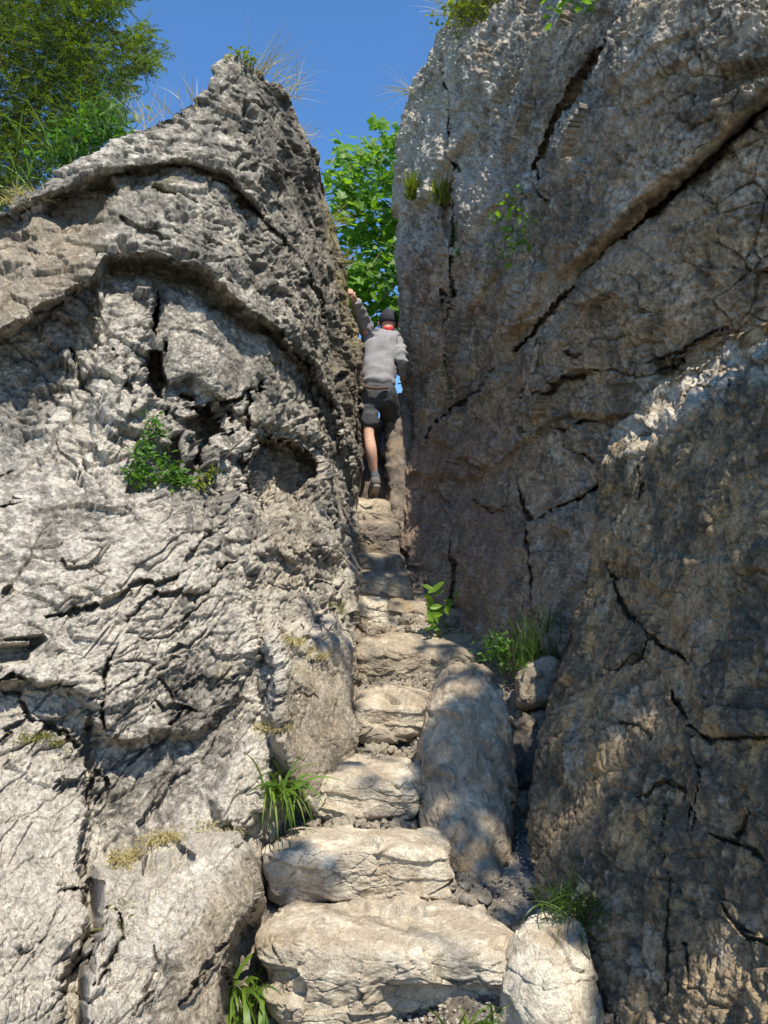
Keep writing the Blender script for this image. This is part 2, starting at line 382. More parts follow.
def cracknet(V, s, along, across, ang, depth, cw, off, warp=.22, scale=1.):
    """net of thin sharp cracks between flat-topped pieces lying along a slanted grain"""
    ca, sa = math.cos(ang), math.sin(ang); x, y, z = V[:, 0], V[:, 1], V[:, 2]
    w = fbm(V*3.5, 3, s+50)[:, None]*warp*4+fbm(V*14, 2, s+52)[:, None]*warp
    Q = np.stack([(x*ca+z*sa)*along, y*along*.8, (-x*sa+z*ca)*across], -1)+w*np.array([.6, .5, 1.])
    f1, e, fo = worley(Q, s, True)
    g = sstep(fbm(V*4.5, 3, s+60), -.25, .05)
    return off*fo-depth*g*np.clip(1-e/(cw*(.5+g)), 0, 1)**.7
def plates(V, fr, amp, s, dirn=(-.5, .2, .85), warp=1.3, gate=.0):
    """flaky layers: each stands out at its lower edge and drops back under it"""
    ph = (V@np.array(dirn))*fr+warp*fbm(V*2.6, 4, s)+.25*fbm(V*11, 3, s+4)
    fr_ = ph-np.floor(ph)
    k = rnd(np.floor(ph).astype(np.int64), np.floor(V[:, 0]*1.7+fbm(V*2, 2, s+7)*1.5).astype(np.int64), np.zeros(len(V), np.int64), s)
    saw = (1-fr_)**1.3*np.clip(fr_/.10, 0, 1)
    m = sstep(fbm(V*2.1, 3, s+8)+gate, -.12, .12)
    return amp*saw*(.25+k)*m
def L_disp(V, N, qx, qy):
    low = fbm(V*1.6, 3, 11)*.12
    d1, e1 = facets(V, 3.1, .085, 3, .0, .035, (1, 1, 1.5))
    patch = sstep(fbm(V*3.1, 3, 15), -.12, .16)
    d2, e2 = facets(V, 7.5, .034, 7, .030, .045, (1, 1, 1.6))
    d3, e3 = facets(V, 17, .013, 9, .016, .07, (1, 1, 1.4), .5)
    mid = sstep(qy, 490, 530)
    up = sstep(qy, 300, 260)
    cap = np.clip(up+sstep(qx, 250, 300)*sstep(qy, 520, 440), 0, 1)
    frac = sstep(sdist(qx, qy, [(90, 640), (250, 560), (256, 700), (200, 830), (100, 850), (40, 800)]), -50, 20)
    blocky = sstep(sdist(qx, qy, [(95, 275), (240, 320), (330, 480), (250, 505), (100, 490), (10, 430), (0, 350)]), -30, 20)
    low2 = sstep(qy, 840, 900)
    pale_block = sstep(sdist(qx, qy, [(-60, 755), (84, 768), (84, 900), (40, 930), (-60, 960)]), -10, 20)
    r = ridged(V*np.array([9, 9, 10]), 3, 31)
    r2 = ridged(V*np.array([22, 22, 30]), 3, 41)
    pn = fbm(V*np.array([12, 12, 24])+fbm(V*5, 2, 57)[:, None]*1.5, 3, 51)
    pits = np.clip(-.13-pn, 0, .22)
    side = np.clip(sstep(qx, 262, 300)*sstep(qy, 640, 690)+sstep(sdist(qx, qy, [(195, 890), (240, 850), (300, 850), (300, 1200), (150, 1200)]), -8, 12), 0, 1)
    k = (1-.7*side)*(1-.42*up)*(1-.15*blocky)*(1-.12*mid); k *= 1-.5*pale_block; k *= 1-.55*sstep(sdist(qx, qy, [(262, 60), (300, 90), (380, 300), (380, 520), (340, 500), (310, 380), (290, 250)]), -15, 15)
    mid = sstep(qy, 490, 530)
    slab = sstep(sdist(qx, qy, [(164, 290), (215, 312), (268, 345), (312, 400), (316, 436), (250, 426), (222, 396), (190, 378), (166, 384)]), -6, 8)
    k *= 1-.55*slab; blocky = blocky*(1-.6*slab)
    pl = plates(V, 6.0, .075, 61)*(.12*cap+.20*mid+.12*blocky)+plates(V, 15, .030, 65, (-.45, .2, .9), 1.8)*(.06+mid*.16+.12*blocky+.15*cap)
    out = low+k*(d1*(.35+1.0*blocky+.3*mid)+d2*(.10+.55*blocky+.30*frac+.35*low2)+d3*(.06+.35*patch*np.clip(blocky+frac+low2*.8, 0, 1))
      +pl+(r-.5)*.022*(.15+.25*cap+.2*patch)+(r2-.5)*.013*(.2+.45*patch+.2*cap)-pits*(.08+.30*cap+.1*blocky))
    out = out+k*(cracknet(V, 73, 4.2, 9.5, R(30), .045, .032, .014)*(.8*mid+.2*blocky)*(1-.6*low2)+cracknet(V, 79, 8, 15, R(34), .024, .05, .006)*(.8*frac+.06*mid+.15*blocky+.5*low2+.05*cap)+facets(V, 5, .10, 83, .05, .03, (1, 1, 1.1), .12)[0]*(blocky*.9+.15*low2+.15*mid))
    pk = np.clip(-.16-fbm(V*np.array([6, 6, 10])+fbm(V*9, 2, 58)[:, None]*.8, 2, 53), 0, .2)
    out = out-pk*cap*.40+.62*cap*(facets(V, 3.2, .07, 87, .03, .025, (1, 1, 1.6))[0]+facets(V, 8, .012, 88, .014, .04, (1, 1, 1.6))[0]*patch)
    return out+fbm(V*42, 3, 91)*.009
def L_col(V, N, qx, qy, d):
    dark, mid, pale = C3(.105, .095, .08), C3(.26, .238, .20), C3(.55, .50, .415)
    n = fbm(V*2.2, 5, 101, .6); n2 = fbm(V*7, 5, 111, .65); n3 = fbm(V*24, 3, 121, .6)
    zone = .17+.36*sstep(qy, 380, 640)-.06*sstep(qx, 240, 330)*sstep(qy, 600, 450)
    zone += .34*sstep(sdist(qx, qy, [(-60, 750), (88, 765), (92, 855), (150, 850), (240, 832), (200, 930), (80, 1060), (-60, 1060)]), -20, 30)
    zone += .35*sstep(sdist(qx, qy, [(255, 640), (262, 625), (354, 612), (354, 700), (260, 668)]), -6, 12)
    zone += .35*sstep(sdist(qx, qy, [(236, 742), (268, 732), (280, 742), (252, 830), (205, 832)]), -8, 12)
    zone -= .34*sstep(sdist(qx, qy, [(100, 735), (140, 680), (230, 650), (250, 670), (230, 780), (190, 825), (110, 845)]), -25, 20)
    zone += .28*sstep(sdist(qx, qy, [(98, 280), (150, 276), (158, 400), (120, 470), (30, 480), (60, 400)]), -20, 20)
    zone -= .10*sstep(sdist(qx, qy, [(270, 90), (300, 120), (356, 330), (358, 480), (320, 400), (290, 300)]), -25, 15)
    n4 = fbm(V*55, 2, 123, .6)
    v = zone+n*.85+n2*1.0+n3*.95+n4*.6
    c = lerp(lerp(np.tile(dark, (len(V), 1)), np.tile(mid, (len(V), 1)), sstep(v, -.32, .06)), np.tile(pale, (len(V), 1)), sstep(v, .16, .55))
    # brown earth stains: side wall of ledges, hollows
    br = C3(.30, .235, .155)
    b = .85*sstep(sdist(qx, qy, [(28, 216), (60, 196), (118, 176), (118, 215), (92, 275), (0, 340), (-60, 340), (-60, 250)]), -10, 25)
    b += .75*sstep(sdist(qx, qy, [(262, 720), (290, 660), (354, 640), (354, 800), (280, 800)]), -8, 20)
    b += .75*sstep(sdist(qx, qy, [(170, 960), (205, 880), (240, 850), (300, 850), (300, 1100), (140, 1100)]), -5, 20)
    b += .5*sstep(sdist(qx, qy, [(250, 430), (320, 440), (320, 600), (255, 600)]), -10, 25)
    b += .6*sstep(qx, 330, 352)*sstep(qy, 480, 300)
    b = np.clip(b*(.7+n2*.9), 0, .85)+np.clip(fbm(V*4, 4, 131)-.18, 0, .5)*1.0
    c = lerp(c, br[None]*(1+.35*n2)[:, None], np.clip(b, 0, .9))
    # moss film and straw coloured lichen on the right shoulder
    mo = sstep(fbm(V*3.3, 4, 141), .22, .42)*.3+.9*sstep(sdist(qx, qy, [(320, 190), (338, 215), (356, 300), (360, 360), (344, 300), (330, 240)]), -8, 6)*sstep(n2, -.15, .15)
    c = lerp(c, np.tile(C3(.34, .29, .12), (len(V), 1)), np.clip(mo, 0, .8))
    return c
L_ss = uneven([(0, .42, 60), (.42, 1, 400)]); L_tt = uneven([(0, .86, 760), (.86, 1, 120)])
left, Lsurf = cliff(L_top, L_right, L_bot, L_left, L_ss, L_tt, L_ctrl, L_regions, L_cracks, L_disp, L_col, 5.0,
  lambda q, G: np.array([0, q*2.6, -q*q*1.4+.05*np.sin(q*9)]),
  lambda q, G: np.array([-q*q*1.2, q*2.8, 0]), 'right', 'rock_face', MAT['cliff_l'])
tag(left, 'tall sunlit grey limestone cliff with overhanging cap left of the stone steps', 'cliff')
# ---- right wall
R_left = [(500, -170), (470, -40), (455, 0), (437, 38), (415, 83), (402, 125), (398, 180), (400, 260), (403, 330), (404, 390), (399, 430), (391, 470), (387, 520), (389, 560), (396, 610), (420, 700), (430, 900)]
R_top = [(500, -170), (700, -190), (1150, -190)]; R_right = [(1150, -190), (1150, 900)]; R_bot = [(430, 900), (1150, 900)]
R_ctrl = [(455, 0, 7.0), (500, -170, 7.2), (402, 125, 7.45), (398, 180, 7.5), (404, 390, 7.8), (391, 470, 7.7), (387, 520, 7.4), (396, 610, 6.9), (430, 900, 6.4),
 (480, 640, 5.9), (555, 690, 4.9), (600, 560, 4.9), (600, 300, 4.6), (600, 100, 4.45), (600, 0, 4.5), (768, 600, 4.4), (768, 300, 4.0), (768, 100, 3.7), (768, -50, 3.6),
 (500, 300, 5.9), (500, 150, 6.0), (440, 110, 7.0), (500, 500, 6.1), (440, 300, 7.0), (440, 500, 7.0), (520, 0, 6.1), (560, -120, 6.0), (1150, 300, 3.2), (1150, -190, 3.0), (1150, 900, 3.4), (768, 900, 3.9),
 (600, 900, 4.6), (500, 800, 5.6), (600, -190, 4.9), (768, -190, 3.7)]
R_regions = [
 # upper overhanging layer
 ([(1200, -300), (640, -300), (640, -20), (612, 30), (575, 90), (556, 130), (540, 180), (545, 250), (560, 280), (592, 262), (640, 213), (700, 166), (768, 106), (1200, -200)], -.22, -3, 14),
 ([(420, -300), (640, -300), (632, 0), (590, 50), (560, 100), (530, 160), (500, 200), (470, 160), (400, 100)], -.06, -4, 30),
 # middle layer between the two diagonal seams
 ([(1200, -150), (768, 112), (700, 174), (640, 222), (592, 272), (545, 330), (500, 366), (450, 408), (405, 446), (400, 480), (480, 480), (560, 420), (768, 420), (1200, 420)], -.10, -2, 8),
 ([(440, 182), (458, 176), (462, 225), (456, 262), (440, 230)], .22, -1, 7),
 ([(496, 286), (525, 262), (548, 270), (540, 305), (506, 340), (498, 320)], -.10, -3, 6),
 ([(528, 520), (600, 500), (620, 560), (560, 660), (540, 640), (524, 570)], -.08, -2, 6),
]
R_cracks = [
 ([(800, 82), (768, 110), (735, 140), (700, 170), (660, 206), (620, 240), (592, 268)], 5, .28),
 ([(592, 268), (560, 300), (540, 330), (515, 350)], 3.5, .16), ([(498, 366), (478, 392), (450, 408), (425, 436)], 2.6, .12),
 ([(700, -40), (640, 0), (612, 30), (580, 70), (560, 110), (535, 165), (545, 200)], 5, .14),
 ([(446, 60), (447, 100), (456, 180), (452, 230), (450, 330), (456, 410)], 2.6, .14), ([(440, 290), (446, 330), (444, 370)], 1.6, .07),
 ([(535, 398), (548, 390), (560, 380), (575, 380)], 2.6, .12), ([(552, 424), (570, 432), (584, 424), (596, 418)], 2.6, .12), ([(560, 432), (572, 448), (590, 462), (604, 470)], 2, .08),
 ([(533, 520), (545, 514), (560, 510), (585, 494), (602, 486)], 2.8, .14), ([(518, 472), (524, 520), (530, 560), (536, 620)], 2.4, .12),
 ([(518, 400), (536, 372), (540, 340)], 1.6, .06), ([(470, 500), (490, 510), (510, 506)], 1.3, .04), ([(450, 540), (455, 580), (452, 610)], 2.2, .10),
 ([(640, 360), (680, 352), (720, 330)], 2, .07), ([(560, 350), (600, 372), (640, 376), (680, 360)], 1.6, .05),
 ([(402, 480), (404, 540), (400, 590)], 2, .10),
]
def R_disp(V, N, qx, qy):
    low = fbm(V*1.5, 3, 211)*.10
    d1, e1 = facets(V, 2.6, .05, 203, .012, .03, (1, 1, 1.2)); d2, e2 = facets(V, 7.5, .013, 207, .012, .06); d3, e3 = facets(V, 18, .006, 209, .004, .08)
    r = ridged(V*9, 4, 231); r2 = ridged(V*26, 3, 241)
    pits = np.clip(-.02-fbm(V*22, 3, 251), 0, 1)
    grz = sstep(qx, 620, 470)*sstep(qy, 330, 120)
    # long vertical runnels near the crack
    ru = perlin(V*np.array([9, 9, 1.1]), 261)*.022*sstep(qx, 560, 430)
    big = facets(V, 1.7, .10, 215, .0, .03, (1, 1, 1.3))[0]+facets(V, 4.2, .03, 216, .03, .022)[0]*sstep(fbm(V*1.4, 2, 217), -.1, .15)
    ko = sstep(fbm(V*4, 3, 218), .0, .25)
    return low+big+d1*.6+d2*(.35+.8*ko)+d3*.7+(r-.5)*.018*(.4+3.2*grz+.7*ko)+(r2-.5)*.012*(.6+2.6*grz+ko)-pits*.07+ru+fbm(V*45, 3, 291)*.008
def R_col(V, N, qx, qy, d):
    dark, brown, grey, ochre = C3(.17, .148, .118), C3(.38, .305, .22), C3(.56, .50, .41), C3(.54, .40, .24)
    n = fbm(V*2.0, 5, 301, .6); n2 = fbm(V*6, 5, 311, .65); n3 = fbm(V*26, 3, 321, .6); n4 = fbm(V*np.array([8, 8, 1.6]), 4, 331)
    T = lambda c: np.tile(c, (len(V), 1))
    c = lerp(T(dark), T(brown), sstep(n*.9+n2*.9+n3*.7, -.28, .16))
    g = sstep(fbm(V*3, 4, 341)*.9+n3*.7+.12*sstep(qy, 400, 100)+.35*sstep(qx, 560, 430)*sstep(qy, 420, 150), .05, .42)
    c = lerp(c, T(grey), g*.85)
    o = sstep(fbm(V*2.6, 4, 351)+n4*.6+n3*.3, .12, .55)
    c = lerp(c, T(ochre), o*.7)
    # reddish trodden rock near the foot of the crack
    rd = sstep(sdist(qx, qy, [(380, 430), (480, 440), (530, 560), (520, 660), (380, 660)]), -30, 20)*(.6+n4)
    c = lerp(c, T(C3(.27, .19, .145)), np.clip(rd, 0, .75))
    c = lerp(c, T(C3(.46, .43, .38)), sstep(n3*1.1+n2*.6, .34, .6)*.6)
    return c
R_ss = uneven([(0, .62, 400), (.62, 1, 60)]); R_tt = uneven([(0, .14, 40), (.14, .82, 640), (.82, 1, 40)])
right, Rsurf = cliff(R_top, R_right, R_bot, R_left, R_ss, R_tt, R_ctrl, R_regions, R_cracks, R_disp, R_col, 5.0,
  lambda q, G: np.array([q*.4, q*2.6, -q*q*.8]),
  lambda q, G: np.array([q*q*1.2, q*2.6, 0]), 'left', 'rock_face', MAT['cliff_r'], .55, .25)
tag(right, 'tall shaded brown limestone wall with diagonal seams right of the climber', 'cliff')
# ---- foreground rock on the right
B_left = [(604, 436), (603, 500), (602, 560), (586, 600), (563, 670), (540, 740), (531, 800), (530, 860), (545, 905), (590, 975), (632, 1040), (680, 1150)]
B_top = [(604, 436), (616, 428), (636, 414), (650, 392), (688, 368), (718, 354), (730, 332), (768, 318), (900, 240), (1000, 200), (1250, 40)]
B_right = [(1250, 40), (1250, 1150)]; B_bot = [(680, 1150), (1250, 1150)]
B_ctrl = [(604, 436, 4.3), (602, 560, 4.15), (563, 670, 4.0), (535, 790, 3.75), (530, 850, 3.6), (590, 975, 3.0), (632, 1040, 2.7), (680, 1150, 2.3),
 (768, 318, 3.0), (768, 500, 2.75), (768, 700, 2.5), (768, 1024, 2.1), (690, 368, 3.5), (700, 500, 3.15), (690, 700, 2.9), (680, 850, 2.7), (690, 1024, 2.4),
 (1250, 100, 1.5), (1250, 600, 1.4), (1250, 1150, 1.2), (930, 250, 2.1), (930, 700, 1.85), (930, 1000, 1.65)]
B_regions = [([(604, 560), (620, 540), (700, 560), (900, 520), (900, 700), (768, 740), (720, 742), (690, 700), (670, 600)], -.06, -2, 8),
 ([(600, 400), (800, 250), (1300, 150), (1300, 300), (780, 380), (735, 400), (690, 450), (640, 470), (600, 520)], .10, 30, 0)]
B_regions = B_regions[:1]+[([(300, 442), (604, 438), (640, 416), (655, 398), (690, 372), (722, 356), (735, 338), (768, 322), (900, 244), (1300, 20), (1300, 1300), (300, 1300)], .34, 30, 0)]
B_cracks = [([(608, 560), (616, 590), (622, 610), (640, 625), (655, 640), (684, 660)], 3, .10), ([(606, 668), (628, 664), (640, 652), (652, 638)], 2.2, .06),
 ([(690, 722), (712, 742), (740, 738), (775, 735)], 4.5, .16), ([(690, 722), (700, 780), (694, 830)], 2.2, .07), ([(634, 800), (660, 780), (690, 792), (690, 830)], 2, .07),
 ([(672, 690), (690, 720)], 3, .10), ([(712, 830), (750, 850), (768, 862)], 3, .10), ([(634, 465), (640, 480), (636, 500)], 2, .06), ([(734, 832), (750, 808)], 4, .10),
 ([(720, 905), (740, 930), (768, 940)], 2.4, .08), ([(680, 940), (690, 980), (684, 1010)], 2.4, .07), ([(618, 720), (640, 726), (650, 740)], 2, .05), ([(660, 800), (668, 900), (664, 1000)], 1.6, .05)]
def B_disp(V, N, qx, qy):
    d1, e1 = facets(V, 3.2, .05, 403, .015, .04); d2, e2 = facets(V, 9, .016, 407, .016, .07, (1, 1, .7)); d3, e3 = facets(V, 21, .006, 409, .005, .08)
    r = ridged(V*np.array([10, 10, 5]), 4, 431); r2 = ridged(V*30, 3, 441)
    ru = perlin(V*np.array([9, 9, 1.4]), 461)*.016
    crest = sstep(sdist(qx, qy, [(600, 436), (690, 366), (768, 316), (900, 270), (900, 400), (700, 420), (610, 480)]), -20, 15)
    bev = sstep(sdist(qx, qy, [(300, 442), (604, 438), (640, 416), (655, 398), (690, 372), (722, 356), (735, 338), (768, 322), (900, 244), (1300, 20), (1300, 1300), (300, 1300)])+10*perlin(V*7, 480), 44, -6)
    return -.0*bev+fbm(V*1.8, 3, 411)*.08+d1*.8+d2+d3+(r-.5)*.020+(r2-.5)*.010+ru+crest*facets(V, 7, .05, 477, .02, .06)[0]+fbm(V*50, 3, 491)*.007
def B_col(V, N, qx, qy, d):
    dark, brown, grey, ochre = C3(.13, .112, .082), C3(.33, .245, .145), C3(.42, .37, .285), C3(.54, .37, .16)
    n = fbm(V*2.3, 5, 501, .6); n2 = fbm(V*8, 5, 511, .65); n3 = fbm(V*30, 3, 521, .6); n4 = fbm(V*np.array([9, 9, 2]), 4, 531)
    T = lambda c: np.tile(c, (len(V), 1))
    c = lerp(T(dark), T(brown*1.12), sstep(n*.9+n2*1.0+n3*.7, -.22, .16))
    c = lerp(c, T(ochre), sstep(fbm(V*3, 4, 551)+n4*.8+n3*.4, .08, .5)*.8)
    c = lerp(c, T(grey), sstep(fbm(V*4, 4, 541)+n3*.6, .12, .4)*.85)
    c = lerp(c, T(C3(.50, .47, .38)), sstep(n3+n2*.7, .32, .58)*.65)
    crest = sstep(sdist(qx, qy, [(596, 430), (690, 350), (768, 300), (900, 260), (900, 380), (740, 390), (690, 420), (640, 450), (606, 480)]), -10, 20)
    c = lerp(c, T(C3(.64, .565, .44)), crest*sstep(n2+n*.5, -.2, .15)*.9)  # sunlight along the crest painted in as a paler colour
    return c
B_ss = uneven([(0, .42, 300), (.42, 1, 50)]); B_tt = uneven([(0, .85, 560), (.85, 1, 40)])
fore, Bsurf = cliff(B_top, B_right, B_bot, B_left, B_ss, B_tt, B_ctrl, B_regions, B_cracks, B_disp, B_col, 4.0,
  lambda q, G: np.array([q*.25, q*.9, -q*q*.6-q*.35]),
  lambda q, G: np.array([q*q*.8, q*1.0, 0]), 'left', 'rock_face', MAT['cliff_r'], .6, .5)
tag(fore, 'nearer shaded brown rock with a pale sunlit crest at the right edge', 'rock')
# ------------------------------------------------------------ ground
GY = [-400, -5, 2.2, 2.7, 3.0, 3.3, 3.5, 3.8, 4.05, 4.6, 4.85, 5.3, 5.6, 6.0, 6.4, 6.8, 7.2, 7.6, 8.5, 12, 40, 400]
GZ = [-1.0, 0, .02, .06, .12, .20, .27, .45, .52, .64, .70, .90, 1.05, 1.30, 1.48, 1.70, 1.98, 2.25, 2.6, 2.7, 2.0, -10]
def gz(x, y):
    a = np.interp(y, GY, GZ)
    b = np.interp(y, [-400, -5, 2.2, 3.0, 3.6, 4.1, 4.5, 4.8, 5.3, 5.6, 6.0, 400], [-1, 0, .02, .20, .35, .42, .55, .85, 1.0, 1.1, 1.42, 1.42])
    w = sstep(x, .12, .26)*(1-sstep(y, 5.3, 5.9))
    return a*(1-w)+b*w
gx = np.r_[-400, -100, -30, -10, -4, -2, np.linspace(-1.2, 1.6, 260), 2.5, 5, 10, 30, 100, 400]
gy = np.r_[-400, -100, -30, -8, -2, 0, 1, np.linspace(1.8, 9, 560), 10, 12, 16, 25, 60, 150, 400]
XX, YY = np.meshgrid(gx, gy); Vg = np.stack([XX.ravel(), YY.ravel(), gz(XX.ravel(), YY.ravel())], -1)
near = (np.abs(Vg[:, 0]) < 3) & (Vg[:, 1] < 10) & (Vg[:, 1] > 1)
def gn(V): return fbm(V*3, 4, 601)*.06
Vg[:, 2] += np.where(near, gn(Vg)+np.clip(facets(Vg, 22, .03, 607, .0)[0], -.012, .03)+np.clip(facets(Vg, 45, .014, 617)[0], -.006, .015), 0)
ix = np.arange(len(gx)*len(gy)).reshape(len(gy), len(gx))
Fg = np.stack([ix[:-1, :-1], ix[:-1, 1:], ix[1:, 1:], ix[1:, :-1]], -1).reshape(-1, 4)
n = fbm(Vg*4, 4, 611)+fbm(Vg*20, 3, 612)*.6
cg = lerp(np.tile(C3(.25, .205, .155), (len(Vg), 1)), np.tile(C3(.50, .44, .345), (len(Vg), 1)), sstep(n, -.3, .4))
far = sstep(np.abs(Vg[:, 0])+np.maximum(Vg[:, 1]-6, 0), 3, 6)
cg = lerp(cg, np.tile(C3(.06, .085, .03), (len(Vg), 1)), far)
tag(mesh_obj('ground', Vg, Fg, MAT['soil'], colr=cg, origin=(0, 0, 0)), kind='structure')
# ------------------------------------------------------------ rocks
def cubesphere(n):
    l = np.linspace(-1, 1, n+1); a, b = np.meshgrid(l, l, indexing='ij'); a, b = a.ravel(), b.ravel(); o = np.ones_like(a)
    fs = [(o, a, b), (-o, b, a), (a, -o, b), (b, o, a), (a, b, o), (b, a, -o)]
    V = np.concatenate([np.stack(f, -1) for f in fs]); ii = np.arange((n+1)**2).reshape(n+1, n+1)
    q = np.stack([ii[:-1, :-1], ii[1:, :-1], ii[1:, 1:], ii[:-1, 1:]], -1).reshape(-1, 4)
    F = np.concatenate([q+k*(n+1)**2 for k in range(6)])
    key = np.round(V*n*4).astype(np.int64); _, first, inv = np.unique(key, axis=0, return_index=True, return_inverse=True)
    return V[first], inv.ravel()[F]
_cs = {}
def cs(n):
    if n not in _cs:
        V, F = cubesphere(n)
        a = V[F[:, 2]]-V[F[:, 0]]; b = V[F[:, 3]]-V[F[:, 1]]
        m = (np.cross(a, b)*V[F].mean(1)).sum(1) < 0
        F = F.copy(); F[m] = F[m][:, ::-1]; _cs[n] = (V, F)
    return _cs[n]
def rock_disp(V, N, s, k, style='worn'):
    if style == 'worn':
        d1, _ = facets(V, 4.0/k**.5, .05, s, .0, .04, (1, 1, 1.8)); d2, _ = facets(V, 10, .016, s+5, .014, .035, (1, 1, 1.8))
        side = sstep(np.abs(N[:, 2]), .85, .4); pt = sstep(fbm(V*4, 2, s+12), -.1, .2)
        return fbm(V*3, 3, s+9)*.045*k+d1*k+d2*k*(.25+.75*pt)+plates(V, 13, .018, s+3, (.1, .1, 1), .8)*side*k+(ridged(V*np.array([9, 9, 16]), 3, s+21)-.5)*.014*k*(.3+pt)+fbm(V*40, 3, s+31)*.005
    d1, _ = facets(V, 5, .06, s, .0, .04); d2, _ = facets(V, 13, .016, s+5, .012, .04)
    return fbm(V*3, 3, s+9)*.06*k+d1*k+d2*k+(ridged(V*14, 4, s+21)-.5)*.012*k+fbm(V*40, 3, s+31)*.005
def rock_color(V, s, dark, mid, pale, bias=0., brown=.3):
    n = fbm(V*3, 4, s+41, .6)+fbm(V*11, 4, s+42, .6)*.7+fbm(V*32, 2, s+43)*.4+bias
    T = lambda c: np.tile(C3(*c), (len(V), 1))
    c = lerp(lerp(T(dark), T(mid), sstep(n, -.45, .0)), T(pale), sstep(n, .0, .45))
    return lerp(c, T((.30, .22, .13)), np.clip(sstep(fbm(V*5, 4, s+44), .05, .35)*brown*2, 0, .8))
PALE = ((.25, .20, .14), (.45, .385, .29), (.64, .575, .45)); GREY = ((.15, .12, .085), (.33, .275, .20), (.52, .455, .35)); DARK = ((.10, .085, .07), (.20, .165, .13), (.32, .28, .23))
def hexrock(name, front, back, s, label, cat, group=None, n=70, p=4.5, k=1., pal=PALE, bias=0., brown=.25, style='worn', mat='step', shade_base=None):
    """front/back: top-left, top-right, bottom-right, bottom-left as (px,py,Y)"""
    q, F = cs(n)
    nrm = (np.abs(q)**p).sum(1)**(1/p); q = q/nrm[:, None]
    u, v, w = (q[:, 0]+1)/2, (q[:, 1]+1)/2, (q[:, 2]+1)/2
    f = [PX(*c) for c in front]; b = [PX(*c) for c in back]
    def quad(c): return (c[0][None]*((1-u)*w)[:, None]+c[1][None]*(u*w)[:, None]+c[2][None]*(u*(1-w))[:, None]+c[3][None]*((1-u)*(1-w))[:, None])
    V = quad(f)*(1-v)[:, None]+quad(b)*v[:, None]
    N = vnorm(V, F)
    V2 = V+N*rock_disp(V, N, s, k, style)[:, None]
    if s == 701:      # hollow under the worn lip of the lowest step
        h = sstep(w+.08*fbm(V*5, 2, 3), .74, .60)*sstep(u+.2*fbm(V*4, 2, 4), .35, .55)*sstep(u, .98, .9)*sstep(v, .5, .1); V2[:, 1] += .08*h
    col = rock_color(V, s, *pal, bias=bias, brown=brown)
    Nn = vnorm(V2, F); dust = sstep(Nn[:, 2], .6, .95)*sstep(fbm(V*6, 3, s+61)+.25*fbm(V*30, 2, s+62), -.1, .25)
    col = lerp(col, np.tile(C3(.36, .29, .205), (len(V), 1)), dust*.6)
    o = mesh_obj(name, V2, F, MAT[mat], colr=col)
    if label: tag(o, label, cat, group)
    return o
def blk(tl, tr, br, bl, Yf, Yb, pyb, **kw):
    """front outline at Yf (each may carry its own Y), back at Yb with its top seen at pyb"""
    fr = [(c[0], c[1], c[2] if len(c) > 2 else Yf) for c in (tl, tr, br, bl)]
    P = [PX(*c) for c in fr]
    def ba(pf, py):
        z = PX(384, py, Yb)[2]; x = pf[0]
        Q = np.array([x, Yb, z]); a, b = pix(Q); return (float(a), float(b), Yb)
    zb = P[3][2]
    def bb(pf):
        Q = np.array([pf[0], Yb, zb]); a, b = pix(Q); return (float(a), float(b), Yb)
    return fr, [ba(P[0], pyb), ba(P[1], pyb), bb(P[2]), bb(P[3])]
def step(name, tl, tr, br, bl, Yf, Yb, pyb, s, label, cat='step', group='rough stone steps climbing the cleft', **kw):
    f, b = blk(tl, tr, br, bl, Yf, Yb, pyb); return hexrock(name, f, b, s, label, cat, group, **kw)
step('stone_step', (240, 938), (532, 948), (520, 1075), (290, 1075), 2.85, 3.5, 900, 701, 'broad pale lowest step with a dark undercut front above the bottom grass', n=150, p=7, k=1.25, bias=.12)
step('stone_step', (262, 848), (446, 846), (458, 908), (268, 912), 3.42, 3.86, 826, 702, 'rounded pale block step, second from the bottom, with a leaf shadow on its left end', n=120, p=7, k=.8, bias=.1)
step('stone_step', (296, 776), (414, 778), (416, 818), (302, 826), 3.95, 4.65, 752, 703, 'pale worn step at the foot of the left pillar above the rounded block', n=100, p=6, k=1.0, bias=.15)
step('stone_step', (352, 702), (440, 704), (440, 738), (354, 745), 4.75, 5.35, 686, 704, 'cracked step with dark hollow beneath it, left of the upright boulder top', n=90, p=6, k=1.0)
step('stone_step', (352, 648), (486, 652), (484, 686), (352, 688), 5.5, 6.1, 628, 705, 'long low step spanning the cleft just above the upright boulder', n=100, p=6, k=.7, pal=GREY, bias=.1, brown=.5)
step('stone_step', (396, 627), (446, 629), (450, 650), (390, 648), 6.0, 6.35, 620, 706, 'thin flat stone lying behind the long low step', n=50, p=4, k=.6, pal=PALE)
step('stone_step', (352, 600), (388, 606), (390, 636), (350, 632), 6.15, 6.5, 594, 707, 'small pale sunlit block against the left wall below the dark steps', n=60, p=6, k=.7, pal=PALE, bias=.2)
step('stone_step', (386, 602), (432, 606), (430, 628), (384, 630), 6.3, 6.7, 590, 712, 'low stone beside the young broad leaved plant on the slope', n=50, p=4.5, k=.8, pal=GREY, brown=.6)
step('stone_step', (350, 574), (412, 580), (414, 606), (350, 604), 6.45, 6.8, 566, 708, 'dusty dark step below the large dark block in the cleft', n=60, p=6, k=.8, pal=GREY, brown=.6)
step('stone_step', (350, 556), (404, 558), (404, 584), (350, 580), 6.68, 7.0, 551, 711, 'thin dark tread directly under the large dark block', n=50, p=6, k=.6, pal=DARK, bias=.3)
step('stone_step', (350, 522), (400, 524), (400, 560), (350, 560), 6.85, 7.2, 517, 709, 'large dark square block step deep in the cleft', n=60, p=8, k=.6, pal=DARK, bias=.1)
